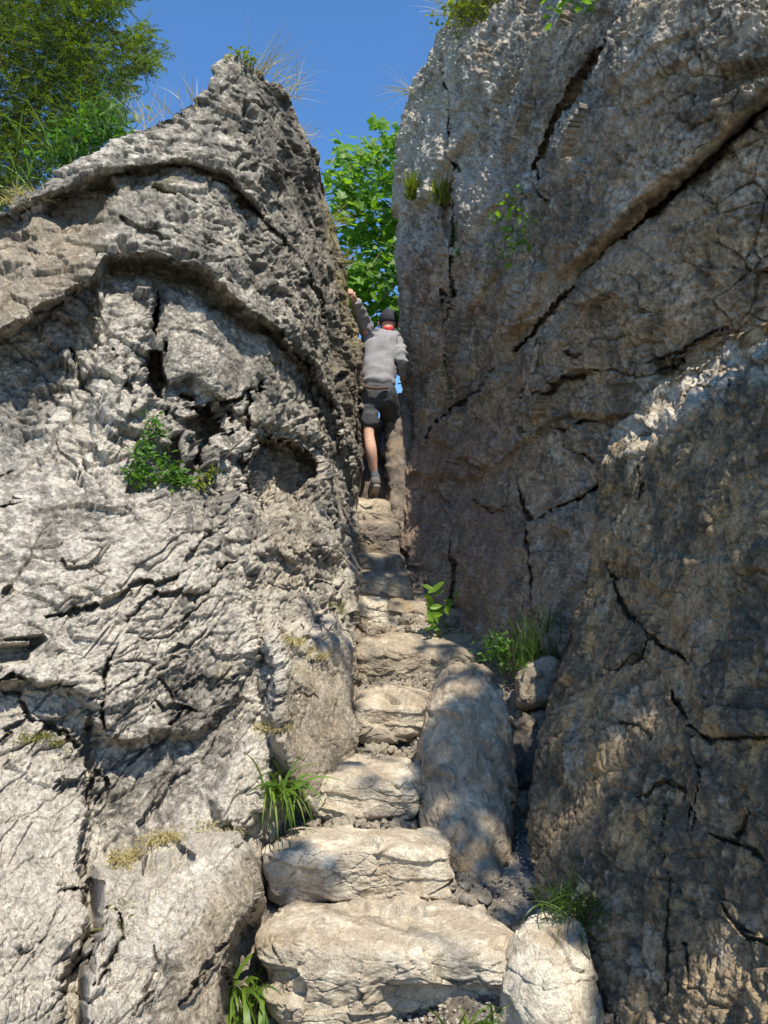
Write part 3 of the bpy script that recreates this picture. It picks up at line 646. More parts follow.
step('stone_step', (350, 501), (390, 502), (392, 528), (350, 526), 7.05, 7.5, 497, 710, 'top dark step right under the climber\'s trailing shoe', n=50, p=5, k=.6, pal=GREY, brown=.5)
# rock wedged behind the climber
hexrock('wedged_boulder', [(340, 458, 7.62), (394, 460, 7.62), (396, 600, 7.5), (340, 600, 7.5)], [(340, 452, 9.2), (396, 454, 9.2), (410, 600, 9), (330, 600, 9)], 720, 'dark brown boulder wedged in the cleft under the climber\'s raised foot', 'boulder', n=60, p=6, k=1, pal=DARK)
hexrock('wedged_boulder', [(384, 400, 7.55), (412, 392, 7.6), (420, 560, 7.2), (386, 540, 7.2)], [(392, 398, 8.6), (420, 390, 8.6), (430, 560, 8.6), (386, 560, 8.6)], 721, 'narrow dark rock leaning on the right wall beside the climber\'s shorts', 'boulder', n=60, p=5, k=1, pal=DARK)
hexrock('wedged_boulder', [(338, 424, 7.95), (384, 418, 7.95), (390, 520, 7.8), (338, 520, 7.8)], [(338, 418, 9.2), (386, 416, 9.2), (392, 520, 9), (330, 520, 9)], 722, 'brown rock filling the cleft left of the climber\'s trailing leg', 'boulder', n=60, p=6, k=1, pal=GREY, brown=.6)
# upright boulder, lofted from its outline rows
def loft_rock(name, rows, s, label, cat, n_t=160, n_a=220, k=1., thick=.8, pal=GREY, bias=0., style='worn', brown=.3, p=2.6, group=None):
    r = np.array(rows, float); u = np.linspace(0, 1, len(r)); t = np.linspace(0, 1, n_t)
    py, xl, xr, Y, th = [np.interp(t, u, r[:, c]) for c in range(5)]
    ker = np.hanning(11); ker /= ker.sum()
    sm = lambda a: np.convolve(np.pad(a, 5, mode='edge'), ker, 'valid')
    py, xl, xr, Y, th = map(sm, (py, xl, xr, Y, th))
    A = PX(xl, py, Y); B = PX(xr, py, Y); c = (A+B)/2; hw = (B[:, 0]-A[:, 0])/2
    ang = np.linspace(0, 2*np.pi, n_a, endpoint=False); ca, sa = np.cos(ang), np.sin(ang)
    e = (np.abs(ca)**p+np.abs(sa)**p)**(-1/p)
    V = np.zeros((n_t, n_a, 3)); V[..., 0] = c[:, :1]+hw[:, None]*ca*e; V[..., 1] = c[:, 1:2]+th[:, None]*(1+sa*e); V[..., 2] = c[:, 2:3]
    idx = np.arange(n_t*n_a).reshape(n_t, n_a); nx = np.roll(idx, -1, 1)
    F = np.stack([idx[:-1], idx[1:], nx[1:], nx[:-1]], -1).reshape(-1, 4)
    V = V.reshape(-1, 3); top = V[:n_a].mean(0); V = np.vstack([V, top[None]])
    F2 = np.stack([idx[0], nx[0], np.full(n_a, n_t*n_a), np.full(n_a, n_t*n_a)], -1)
    F = np.vstack([F, F2])
    N = vnorm(V, F)
    if (N[:n_t*n_a:7, 1]*(V[:n_t*n_a:7, 1]-np.repeat(c[:, 1]+th, n_a)[::7])).sum() < 0: F = F[:, ::-1]; N = -N
    V2 = V+N*rock_disp(V, N, s, k, style)[:, None]; V2[-1] = V2[:n_a].mean(0)
    return tag(mesh_obj(name, V2, F, MAT['step'], colr=rock_color(V, s, *pal, bias=bias, brown=brown)), label, cat, group)
loft_rock('boulder', [(662, 470, 474, 4.42, .02), (666, 461, 484, 4.34, .08), (674, 450, 495, 4.27, .13), (690, 439, 504, 4.19, .18), (720, 428, 514, 4.10, .23), (760, 418, 519, 3.98, .27),
  (800, 420, 525, 3.85, .28), (840, 427, 525, 3.72, .28), (880, 446, 520, 3.62, .26), (930, 450, 518, 3.54, .25)], 731, 'tall upright grey boulder beside the steps in dappled shade', 'boulder', k=.8, pal=((.15, .12, .085), (.36, .295, .21), (.58, .495, .37)), bias=.0, p=2.0, style='b', brown=.6)
loft_rock('boulder', [(926, 542, 566, 2.95, .03), (934, 530, 582, 2.86, .08), (950, 524, 590, 2.8, .12), (980, 514, 600, 2.74, .15), (1020, 506, 612, 2.7, .17), (1080, 500, 625, 2.68, .18)],
  732, 'pale cream pointed boulder at the bottom edge right of the lowest step', 'boulder', k=.5, pal=PALE, bias=.25, p=1.9, style='b')
hexrock('boulder', [(512, 680, 4.75), (556, 652, 4.8), (562, 700, 4.7), (516, 712, 4.65)], [(520, 664, 5.2), (560, 652, 5.3), (560, 700, 5.2), (516, 710, 5.2)], 733, 'grey sloping rock between the upright boulder and the right wall under the tall grass', 'boulder', n=60, p=4, k=.8, pal=GREY, style='b')
hexrock('boulder', [(500, 722, 4.6), (548, 728, 4.6), (540, 800, 4.4), (512, 790, 4.4)], [(504, 712, 5), (548, 712, 5.1), (548, 800, 4.9), (512, 790, 4.9)], 734, 'dark stone wedged in the slot right of the upright boulder', 'boulder', n=50, p=4, k=.9, pal=DARK, style='b')
hexrock('boulder', [(404, 766, 4.1), (428, 764, 4.1), (428, 788, 4.08), (408, 788, 4.08)], [(406, 762, 4.25), (428, 760, 4.25), (428, 786, 4.25), (408, 786, 4.25)], 735, 'small rounded brown stone leaning on the left foot of the upright boulder', 'stone', n=36, p=2.6, k=.35, pal=GREY, bias=.1)
hexrock('boulder', [(470, 926, 3.2), (487, 922, 3.2), (486, 946, 3.16), (470, 946, 3.16)], [(472, 922, 3.28), (487, 920, 3.28), (486, 942, 3.28), (472, 942, 3.28)], 736, 'small tan stone standing on the right of the lowest step', 'stone', n=30, p=3, k=.3, pal=GREY, bias=.2, brown=.6)
# ------------------------------------------------------------ vegetation
rng = np.random.default_rng(7)
def surf(Sf, px, py, r=4):
    m = np.nonzero((np.abs(Sf['px']-px) < r) & (np.abs(Sf['py']-py) < r))[0]
    if len(m) == 0: return None, None
    yy = Sf['V'][m, 1]; m = m[yy < yy.min()+.25]
    return Sf['V'][m].mean(0), Sf['N'][m].mean(0)
MAT['grass'] = leaf_mat('green grass', (.05, .11, .015), (.16, .26, .03), .35)
MAT['dark_grass'] = leaf_mat('shaded green grass', (.025, .06, .012), (.10, .17, .025), .3)  # darker copy of the grass green, its shade put into the colour
MAT['straw'] = leaf_mat('dry grass', (.30, .24, .10), (.55, .48, .27), .3)
MAT['moss'] = leaf_mat('yellow green moss', (.10, .11, .02), (.26, .24, .06), .2)
MAT['yew'] = leaf_mat('yew needles', (.02, .05, .007), (.20, .27, .03), .3)
MAT['maple'] = leaf_mat('fresh maple leaves', (.035, .11, .010), (.22, .38, .04), .5)
MAT['herb'] = leaf_mat('herb leaves', (.035, .10, .012), (.12, .26, .03), .4)
MAT['fern'] = leaf_mat('fern fronds', (.10, .14, .015), (.26, .30, .04), .35)
MAT['bark'] = plain_mat('bark', (.13, .10, .07), .9, .4, 30, .01)
MAT['twig'] = plain_mat('olive twig', (.22, .19, .09), .8, .3, 20, .004)
MAT['pink'] = leaf_mat('pink petals', (.65, .28, .45), (.8, .55, .68), .3)
MAT['white'] = leaf_mat('white petals', (.75, .75, .7), (.85, .85, .8), .3)
def frames(n, up=None, spread=1., r=rng):
    """random 3x3 frames; columns x (width), y (leaf axis), z (normal)"""
    a = r.normal(size=(n, 3))*spread
    if up is not None: a = a+np.asarray(up)
    a /= np.linalg.norm(a, axis=1, keepdims=True)
    b = r.normal(size=(n, 3)); b -= (b*a).sum(1, keepdims=True)*a; b /= np.linalg.norm(b, axis=1, keepdims=True)
    return np.stack([np.cross(b, a), b, a], -1)
def blade_mesh(bases, dirs, lens, widths, droop, cx, seg=7, r=rng):
    n = len(bases); V = []; F = []; C = []
    for i in range(n):
        d = np.array(dirs[i], float); d /= np.linalg.norm(d); p = np.array(bases[i], float)
        sd = np.cross(d, r.normal(size=3)); sd /= np.linalg.norm(sd)+1e-9; k0 = len(V); st = lens[i]/seg
        for k in range(seg+1):
            w = widths[i]*.5*(1-(k/seg)**1.8)+widths[i]*.04
            V += [p-sd*w, p+sd*w]; C += [cx[i]]*2
            d = d+np.array([0, 0, -1])*droop[i]/seg; d /= np.linalg.norm(d); p = p+d*st
        F += [(k0+2*k, k0+2*k+1, k0+2*k+3, k0+2*k+2) for k in range(seg)]
    C = np.array(C); return np.array(V), F, np.stack([C, C, C], -1)
def tuft(name, P, n, L, w, droop, mat, label, cat, group=None, spread=.5, lean=(0, -.3, 1), rad=.03, seg=7):
    P = np.atleast_2d(P)
    b = P[rng.integers(0, len(P), n)]+rng.normal(size=(n, 3))*rad*np.array([1, 1, .3])
    d = np.array(lean)+rng.normal(size=(n, 3))*spread; d[:, 2] = np.maximum(d[:, 2], -.2)
    V, F, C = blade_mesh(b, d, L*rng.uniform(.45, 1.1, n), np.full(n, w)*rng.uniform(.7, 1.3, n), droop*rng.uniform(.4, 1.5, n), rng.uniform(0, 1, n), seg)
    return tag(mesh_obj(name, V, F, MAT[mat], colr=C), label, cat, group)
def tube_geo(pts, rads, ns=7):
    pts = np.array(pts, float); n = len(pts); V = []; F = []
    for k in range(n):
        t = pts[min(k+1, n-1)]-pts[max(k-1, 0)]; t /= np.linalg.norm(t)+1e-9
        a = np.cross(t, [.3, .9, .2]); a /= np.linalg.norm(a)+1e-9; b = np.cross(t, a)
        for q in range(ns): V.append(pts[k]+rads[k]*(math.cos(6.2832*q/ns)*a+math.sin(6.2832*q/ns)*b))
    for k in range(n-1):
        for q in range(ns): F.append((k*ns+q, k*ns+(q+1) % ns, (k+1)*ns+(q+1) % ns, (k+1)*ns+q))
    return V, F
def tubes(lst, ns=7):
    V = []; F = []
    for p, r_ in lst:
        v, f = tube_geo(p, r_, ns); o = len(V); V += v; F += [tuple(a+o for a in q) for q in f]
    return np.array(V), F
def wob(a, b, n=6, amp=.05, r=rng):
    t = np.linspace(0, 1, n)[:, None]; p = np.array(a)*(1-t)+np.array(b)*t
    p[1:-1] += r.normal(size=(n-2, 3))*amp; return p
LEAF_T = [(0, 0, 0), (-.22, .3, .03), (0, .35, -.02), (.22, .3, .03), (-.18, .7, .02), (0, .72, -.03), (.18, .7, .02), (0, 1, -.06)]
LEAF_F = [(0, 2, 1), (0, 3, 2), (1, 2, 5, 4), (2, 3, 6, 5), (4, 5, 7), (5, 6, 7)]
MAP_T = [(0, 0, 0), (-.18, .05, 0), (-.5, .12, .04), (-.36, .38, .02), (-.52, .68, .05), (-.22, .66, 0), (0, 1.05, -.05), (.22, .66, 0), (.52, .68, .05), (.36, .38, .02), (.5, .12, .04), (.18, .05, 0)]
MAP_F = [(0, 1, 2, 3), (0, 3, 4, 5), (0, 5, 6, 7), (0, 7, 8, 9), (0, 9, 10, 11)]
def leafy(name, centres, nper, rad, size, mat, parent=None, tmpl=(LEAF_T, LEAF_F), up=(0, -.2, .9), spread=.55, label=None, cat=None, group=None, stems=False):
    c = np.repeat(np.atleast_2d(centres), nper, 0); n = len(c)
    pos = c+rng.normal(size=(n, 3))*rad
    V, F, C = leaf_geo(*tmpl, pos, frames(n, up, spread), size*rng.uniform(.6, 1.25, n), np.clip(rng.normal(.5, .27, n), 0, 1))
    if stems:
        u = np.atleast_2d(centres); root = u[u[:, 2].argmin()]+np.array([0, .03, -.01]); sv, sf = tubes([(wob(root, q, 4, .006), [.0025, .002, .002, .0015]) for q in u]+[(np.array([c[i], pos[i]]), [.0012, .001]) for i in range(0, n, 3)], 4)
        F = F+[tuple(a+len(V) for a in f) for f in sf]; V = np.vstack([V, sv]); C = np.vstack([C, np.full((len(sv), 3), .3)])
    o = mesh_obj(name, V, F, MAT[mat], parent, colr=C, smooth=False)
    if label: tag(o, label, cat, group)
    return o
# ---- yew on the left behind the cliff
yew = empty('yew_tree', (-5.6, 9.4, 2.6), 'yellow green needled yew tree rising behind the left cliff', 'tree')
poly = [(-260, -220), (128, -220), (130, 4), (108, 12), (118, 34), (143, 18), (152, 36), (140, 46), (163, 52), (157, 66), (135, 72), (132, 92), (112, 100), (124, 112), (122, 132), (90, 152), (60, 170), (20, 196), (0, 225), (-260, 330)]
lp = []
while len(lp) < 19000:
    x, y = rng.uniform(-260, 165), rng.uniform(-220, 330)
    if inside(np.array([x]), np.array([y]), poly)[0] and (x > -20 and y > -20 or rng.random() < .3):
        lp.append((x, y, rng.uniform(8.0, 10.2)))
lp = np.array(lp); cc = PX(lp[:, 0], lp[:, 1], lp[:, 2])
dens = fbm(cc*2.0, 3, 801)
edge = sdist(lp[:, 0], lp[:, 1], poly)
keep = (dens > -.12) | (rng.random(len(cc)) < .25); keep &= (edge > 5) | (rng.random(len(cc)) < .6)
cc = cc[keep]; cy = cc[:, 1]
V = []; F = []; C = []; twigs = []
for c in cc:
    d = np.array([rng.normal(.45, .5), rng.normal(-.1, .5), rng.normal(-.25, .35)]); d /= np.linalg.norm(d)
    L = rng.uniform(.12, .26); nn = int(L/.013); s = np.cross(d, [0, 0, 1]); s /= np.linalg.norm(s); base = rng.uniform(.0, .9)**1.7
    twigs.append((np.array([c, c+d*L]), [.004, .002]))
    t = (np.arange(nn)+.5)/nn; side = np.where(np.arange(nn) % 2, 1., -1.)
    o = c+d*(t*L)[:, None]; ax = s*side[:, None]*.85+d*.55+rng.normal(size=(nn, 3))*.22; ax /= np.linalg.norm(ax, axis=1, keepdims=True)
    w = np.cross(ax, [0, 0, 1.])+rng.normal(size=(nn, 3))*.3; w /= np.linalg.norm(w, axis=1, keepdims=True)
    l = (rng.uniform(.034, .052, nn)*(1-.4*t))[:, None]; k0 = len(V)*0+sum(map(len, V)) if False else None
    q = np.stack([o-w*.004, o+ax*l*.5-w*.0085, o+ax*l, o+ax*l*.5+w*.0085], 1)
    V.append(q); C.append(np.clip(base+.35*t+rng.normal(0, .08, nn), 0, 1))
V = np.concatenate(V); C = np.repeat(np.concatenate(C), 4); Fq = np.arange(len(V)*4).reshape(-1, 4)
mesh_obj('crown', V.reshape(-1, 3), Fq, MAT['yew'], yew, colr=np.stack([C]*3, -1), smooth=False)
limbs = [(wob((-5.6, 9.4, 2.6), (-5.4, 9.8, 12), 8, .1), np.linspace(.22, .08, 8))]
for a, b_, r0 in [((-40, 300), (60, 60), .06), ((-60, 200), (100, 22), .06), ((60, 75), (20, 130), .03), ((60, 60), (110, -10), .04), ((100, 22), (150, 48), .02), ((60, 60), (118, 105), .02), ((-60, 160), (40, 150), .04), ((-60, 20), (60, 0), .04), ((20, 130), (100, 140), .02)]:
    limbs.append((wob(PX(*a, 9.1), PX(*b_, 8.9), 7, .04), np.linspace(r0, r0*.4, 7)))
V, F = tubes(limbs+twigs[::3], 5); mesh_obj('trunk', V, F, MAT['bark'], yew)
# ---- maple behind the climber
mp = empty('maple_tree', (.9, 12.6, 2.6), 'bright green broadleaf tree filling the gap above the climber', 'tree')
poly = [(334, 150), (344, 138), (352, 152), (360, 150), (364, 138), (372, 142), (378, 158), (380, 148), (378, 128), (392, 118), (404, 128), (450, 100), (480, 220), (460, 420), (402, 375), (396, 350), (372, 320), (340, 330), (300, 300), (328, 260), (333, 200)]
holes = [(369, 196, 7), (384, 300, 4), (398, 300, 4), (372, 228, 3), (352, 176, 4), (362, 310, 5), (396, 345, 5), (385, 330, 4)]
lp = []
while len(lp) < 900:
    x, y = rng.uniform(300, 470), rng.uniform(110, 400)
    if inside(np.array([x]), np.array([y]), poly)[0] and not any(math.hypot(x-a, y-b_) < c for a, b_, c in holes): lp.append((x, y, rng.uniform(11.2, 13.6)))
lp = np.array(lp); cc = PX(lp[:, 0], lp[:, 1], lp[:, 2])
leafy('crown', cc, 6, .085, .15, 'maple', mp, (MAP_T, MAP_F), (.15, -.6, .75), .5)
br = [(wob((.9, 12.6, 2.6), PX(402, 262, 12.2), 8, .04), np.linspace(.12, .05, 8)), (np.array([PX(402, 262, 12.2), PX(396, 282, 12.0), PX(385, 294, 11.9), PX(376, 303, 11.8), PX(366, 312, 11.7)]), [.05, .045, .04, .035, .028])]
for k in range(0, len(cc), 6): br.append((wob(cc[k], cc[(k+6) % len(cc)]*.3+cc[k]*.7, 3, .02), [.006, .005, .003]))
V, F = tubes(br, 7); mesh_obj('trunk', V, F, MAT['twig'], mp)
# ---- tree behind the photographer: only its dappled shade is seen
def up_sun(px, py, Y, t): return PX(px, py, Y)+np.array(S)*t
sh = empty('shade_tree', (4.3, -3.8, -.3), 'leafy tree standing behind the photographer, casting dappled shade', 'tree')
cl = [(490, 700, 4.1, .13, 30), (498, 780, 3.9, .16, 48), (450, 720, 4.1, .05, 10), (560, 690, 4.0, .22, 120), (650, 640, 3.3, .17, 60), (700, 820, 2.65, .16, 60), (730, 640, 2.6, .18, 60),
      (455, 655, 5.6, .12, 14), (335, 690, 4.8, .08, 13), (345, 570, 5.9, .14, 18), (292, 868, 3.45, .03, 5), (345, 765, 4.2, .04, 5), (330, 620, 4.9, .06, 6), (382, 565, 6.5, .2, 90)]
cc = np.concatenate([up_sun(a, b_, y, 8.5)+rng.normal(size=(n, 3))*r_*np.array([1, 1, 1]) for a, b_, y, r_, n in cl])
extra = np.array([4.4, -3.2, 8.6])+rng.normal(size=(500, 3))*np.array([.8, .8, 1.0]); extra = extra[extra[:, 0] > 3.6]
leafy('crown', np.vstack([cc, extra]), 2, .05, .11, 'maple', sh, (MAP_T, MAP_F), S, .6)
br = [(wob((4.3, -3.8, -.3), (4.1, -3.4, 8.2), 9, .06), np.linspace(.2, .08, 9))]
for a, b_, y, r_, n in cl: br.append((wob((4.1, -3.4, 6.8+rng.uniform(0, 1)), up_sun(a, b_, y, 8.5), 6, .06), np.linspace(.04, .008, 6)))
V, F = tubes(br, 6); mesh_obj('trunk', V, F, MAT['bark'], sh)
# ---- wispy dry grass on the skyline
G1 = 'wispy dry grass tufts on the rock skyline'
for (Sf, x, y, n, L, lab, lean) in [
  (Lsurf, 145, 130, 16, .32, 'thin dry grass tuft on the left ridge beside the yew', (-.2, -.2, 1)),
  (Lsurf, 168, 118, 14, .28, 'thin dry grass tuft halfway up the left skyline', (-.3, -.2, 1)),
  (Lsurf, 192, 104, 14, .26, 'short dry grass tuft just below the left summit knob', (-.1, -.2, 1)),
  (Lsurf, 262, 76, 40, .42, 'large wispy straw tuft on the left summit, leaning right', (.6, -.2, .8)),
  (Lsurf, 286, 92, 30, .34, 'straw tuft on the right shoulder of the left summit', (.7, -.2, .7)),
  (Lsurf, 306, 138, 20, .18, 'small straw tuft on the steep right edge under the summit', (.8, -.2, .5)),
  (Lsurf, 335, 225, 34, .26, 'dense straw tuft on the right edge facing the maple', (.7, -.3, .6)),
  (Lsurf, 345, 262, 30, .2, 'yellowish straw tuft just above the climber\'s hand', (.5, -.5, .3)),
  (Rsurf, 412, 96, 26, .42, 'fine pale stalks leaning left from the right cliff edge', (-1, -.2, .45)),
  (Rsurf, 452, 10, 30, .45, 'long wispy stalks left of the bush on the right cliff top', (-1, -.2, .35))]:
    p, nn = surf(Sf, x, y, 5)
    if p is None: continue
    tuft('dry_grass', p+np.array([0, -.02, 0]), n, L, .0045, .5, 'straw', lab, 'grass tuft', G1, .35, lean, .05)
# ---- plants on the rocks
def pts(Sf, lst):
    o = []
    for x, y in lst:
        p, nn = surf(Sf, x, y, 4)
        if p is not None: o.append(p+nn*.015*(1 if nn[1] < 0 else -1))
    return np.array(o)
fp = empty('flowering_herb', surf(Lsurf, 150, 488)[0], 'green herb with tiny pink flowers on the left cliff ledge', 'plant')
c = pts(Lsurf, [(132, 484), (138, 470), (144, 452), (150, 438), (146, 462), (156, 470), (162, 478), (172, 484), (184, 488), (140, 486), (152, 484), (160, 458), (150, 446), (166, 486), (178, 488)])+np.array([0, -.05, .02])
leafy('foliage', c, 42, .028, .038, 'herb', fp, stems=True)
c2 = pts(Lsurf, [(148, 441), (152, 446), (176, 460), (138, 480), (130, 470), (190, 468), (160, 448)])+np.array([0, -.10, .03])
for q in c2: leafy('flower', q, 5, .004, .015, 'pink', fp)
def herb(lab, cs, n, rad, size, mat='herb', name='leafy_plant', cat='plant', up=(0, -.3, .9), group=None, tm=(LEAF_T, LEAF_F)):
    leafy(name, cs, n, rad, size, mat, None, tm, up, .6, lab, cat, group, True)
herb('small yellow green fern right of the flowering herb', pts(Lsurf, [(198, 486), (206, 480), (210, 474), (202, 488)])+np.array([0, -.06, 0]), 26, .018, .03, 'fern', 'fern', 'fern')
herb('bright green shoot on top of the left summit', pts(Lsurf, [(238, 68), (248, 68), (244, 72)])+np.array([0, -.03, .03]), 22, .035, .045, 'fern')
herb('bright leafy shrub peeping over the left ridge below the yew', PX([70, 85, 100, 112, 60, 90], [150, 142, 134, 128, 158, 128], [6.4]*6), 60, .12, .09, 'herb', 'shrub', 'shrub')
tuft('grass_clump', PX([20, 60, 100, 115], [180, 160, 140, 128], [6.3]*4), 110, .55, .010, .8, 'grass', 'long green grass arching over the left ridge under the yew', 'grass clump', None, .35, (-.1, -.1, 1), .1)
herb('leafy yellow green bush on top of the right cliff', np.vstack([pts(Rsurf, [(462, 20), (470, 12), (480, 10), (490, 6), (476, 24), (468, 28), (498, 2)])+np.array([-.05, -.05, .06]), PX([468, 480, 492], [2, -6, -12], [6.9]*3)]), 110, .10, .05, 'fern', 'shrub', 'shrub')
herb('bright green sprig hanging at the top of the right wall', pts(Rsurf, [(568, 14), (576, 8), (584, 4), (590, 12), (562, 24)])+np.array([-.02, -.10, 0]), 10, .05, .07, 'maple')
herb('bright compound leafed sprout in the middle of the right wall', pts(Rsurf, [(515, 212), (522, 206), (508, 230), (498, 228), (520, 238), (532, 226), (512, 256), (506, 262), (524, 250)])+np.array([-.05, -.12, 0]), 8, .035, .075, 'maple')
for (x, y, lab) in [(420, 190, 'left of two yellow green fern tufts high on the right wall'), (443, 196, 'right of two yellow green fern tufts high on the right wall')]:
    p, nn = surf(Rsurf, x, y+10, 4)
    tuft('fern', p+np.array([-.02, -.04, 0]), 70, .24, .02, .4, 'fern', lab, 'fern', 'fern tufts high on the right wall', .28, (.1, -.5, 1.), .03)
for (x0, lst, lab) in [(0, [(458, 225), (456, 240), (460, 252)], 'dark moss in the vertical slot below the fern tufts'), (1, [(448, 374), (450, 386), (452, 398), (446, 366)], 'dark green moss streak in the crack beside the climber')]:
    herb(lab, pts(Rsurf, lst), 60, .03, .022, 'herb', 'moss_patch', 'moss')
# ---- grasses by the steps
p, _ = surf(Lsurf, 266, 800, 5)
tuft('grass_clump', p+np.array([.05, -.05, .06]), 85, .30, .011, 2.6, 'grass', 'bright arching grass clump hanging over the rock by the second step', 'grass clump', 'green grass clumps beside the steps', .55, (.15, -.5, .8), .045)
p, _ = surf(Lsurf, 245, 985, 6)
tuft('grass_clump', p+np.array([.0, -.06, .02]), 50, .26, .016, 2.4, 'grass', 'broad bladed grass clump left of the lowest step', 'grass clump', 'green grass clumps beside the steps', .6, (.1, -.5, .9), .05)
tuft('grass_clump', PX([455, 468, 480], [1040, 1040, 1040], [2.56]*3), 60, .22, .010, 2.6, 'grass', 'arching grass blades at the bottom edge before the lowest step', 'grass clump', 'green grass clumps beside the steps', .55, (.1, -.3, 1), .03)
tuft('grass_clump', PX([572, 560, 582], [912, 908, 914], [3.0]*3), 150, .17, .006, 1.6, 'dark_grass', 'fine dark green grass clump at the foot of the right wall', 'grass clump', 'green grass clumps beside the steps', .5, (-.2, -.3, 1), .05)
tuft('grass_clump', PX([526, 538, 546], [662, 662, 660], [5.0, 5.0, 4.95]), 110, .42, .008, .9, 'dark_grass', 'tall thin grass in the corner behind the upright boulder', 'grass clump', 'green grass clumps beside the steps', .22, (0, -.1, 1), .06)
herb('dark low herb left of the tall grass behind the upright boulder', PX([492, 500, 508, 498], [655, 650, 656, 644], [5.2]*4), 60, .06, .04)
herb('young plant with broad leaves at the foot of the right wall', PX([431, 428, 436, 440, 447, 434], [596, 612, 618, 604, 606, 626], [5.85]*6), 6, .035, .10, 'maple')
herb('tiny bright sprout on the grey sloping rock', PX([521, 524], [664, 662], [4.7]*2), 10, .02, .035, 'maple')
# ---- dry turf on ledges
def turf(lab, Sf, lst, n, L, mat='straw', cat='turf', name='dry_turf'):
    P = pts(Sf, lst)
    if len(P): tuft(name, P, n, L, .004, 1.2, mat, lab, cat, 'dry grass on the ledges' if mat == 'straw' else 'moss cushions on the rocks', .7, (0, -.5, .7), .022, 5)
turf('straw coloured turf along the lowest left ledge', Lsurf, [(118, 852), (128, 848), (138, 844), (150, 842), (160, 838), (172, 838), (124, 856)], 420, .07)
turf('small dry turf patch right of the straw turf on the lowest left ledge', Lsurf, [(205, 832), (215, 832), (226, 830), (232, 834)], 160, .06)
turf('dry turf on top of the left pillar ledge', Lsurf, [(285, 640), (300, 642), (312, 650), (322, 656), (296, 640)], 260, .07)
turf('dry turf on the narrow notch above the bright grass clump', Lsurf, [(256, 728), (264, 728), (272, 728), (280, 730)], 170, .07)
turf('yellow moss on the left pillar edge beside the small pale block', Lsurf, [(334, 604), (342, 604), (346, 610)], 130, .05, 'moss', 'moss', 'moss_patch')
turf('green moss cushion in the hollow near the left edge', Lsurf, [(26, 738), (36, 736), (48, 738), (56, 742)], 240, .045, 'moss', 'moss', 'moss_patch')
turf('tiny moss wisp on the pale low left block', Lsurf, [(118, 908), (119, 918), (117, 926)], 60, .04, 'moss', 'moss', 'moss_patch')
turf('straw coloured tuft in the recess on the far left ridge', Lsurf, [(20, 196), (34, 190), (10, 204)], 200, .08)
# ------------------------------------------------------------ loose stones
protos = []
for k in range(6):
    q, F = cs(14); q = q/((np.abs(q)**3.2).sum(1)**(1/3.2))[:, None]
    V = q*np.array([1, .8, .55])*rng.uniform(.85, 1.15, 3); N = vnorm(V, F)
    V = V+N*(facets(V+k*9, 1.3, .75, 900+k)[0]+fbm(V*3+k, 3, 910)*.2)[:, None]
    protos.append((V, F))
pm = {}
def small_stone(p, size, lab, grp, tone):
    key = (tone, rng.integers(0, 6))
    if key not in pm:
        V, F = protos[key[1]]; pal = (PALE, GREY)[tone]
        o = mesh_obj('loose_stone', V, F, MAT['step'], colr=rock_color(V*.06+key[1], 920+key[1], *pal, bias=.15), origin=(0, 0, 0)); pm[key] = o
    else:
        o = pm[key].copy(); COL.objects.link(o)
    o.location = tuple(p); o.scale = (size,)*3; o.rotation_euler = (rng.uniform(-.5, .5), rng.uniform(-.5, .5), rng.uniform(0, 6.28))
    o['label'] = lab; o['category'] = 'stone'; o['group'] = grp
areas = [((.16, .64), (2.95, 3.6), 90, (.012, .034), 0, 'loose pale chip of rubble right of the two lowest steps', 'pale rubble right of the lowest steps'),
         ((-.42, .10), (3.86, 4.05), 34, (.012, .035), 0, 'loose pale chip on the landing behind the rounded block step', 'rubble behind the second step'),
         ((-.32, .18), (4.50, 4.80), 34, (.014, .04), 0, 'loose stone lying between the third and fourth steps', 'rubble between the middle steps'),
         ((-.30, .28), (5.25, 5.55), 24, (.015, .04), 1, 'loose stone under the long low step', 'rubble under the long step'),
         ((-.2, .55), (5.9, 6.6), 26, (.02, .045), 1, 'loose rubble stone on the slope below the dark steps', 'rubble on the slope in the cleft'),
         ((.60, .74), (2.4, 3.3), 30, (.012, .035), 1, 'small grey stone in the shade at the foot of the nearer right rock', 'shaded rubble by the right rock'),
         ((.55, .95), (4.0, 5.0), 24, (.03, .08), 1, 'shaded stone in the slot right of the upright boulder', 'stones in the slot')]
for xr, yr, n, sr, tone, lab, grp in areas:
    for _ in range(n):
        x, y = rng.uniform(*xr), rng.uniform(*yr); s = sr[0]+(sr[1]*1.5-sr[0])*rng.random()**3
        z0 = float(gz(np.array([x]), np.array([y]))[0]); small_stone((x, y, z0+float(gn(np.array([[x, y, z0]]))[0])+.30*s+.008), s, lab, grp, tone)
# fine gravel
n = 9000; xs = rng.uniform(-.5, .85, n); ys = 2.4+4.2*rng.random(n)**1.3; zs = gz(xs, ys); zs = zs+gn(np.stack([xs, ys, zs], -1))+.010; sz = rng.uniform(.003, .010, n)
TV = [(-1, -.6, -.4), (1, -.8, -.3), (.7, .9, -.4), (-.8, .7, -.3), (-.5, -.5, .5), (.6, -.4, .6), (.4, .6, .45), (-.5, .4, .55)]
TF = [(0, 1, 5, 4), (1, 2, 6, 5), (2, 3, 7, 6), (3, 0, 4, 7), (4, 5, 6, 7)]
V, F, C = leaf_geo(TV, TF, np.stack([xs, ys, zs], -1), frames(n, (0, 0, 1), .4), sz, np.ones(n))
tone = np.repeat(rng.uniform(.4, 1.0, n), 8)[:, None]*C3(.52, .47, .39)
g = tag(mesh_obj('gravel', V, F, MAT['step'], colr=tone, smooth=False), 'fine pale gravel scattered on the ground between the steps', 'gravel', None, 'stuff')
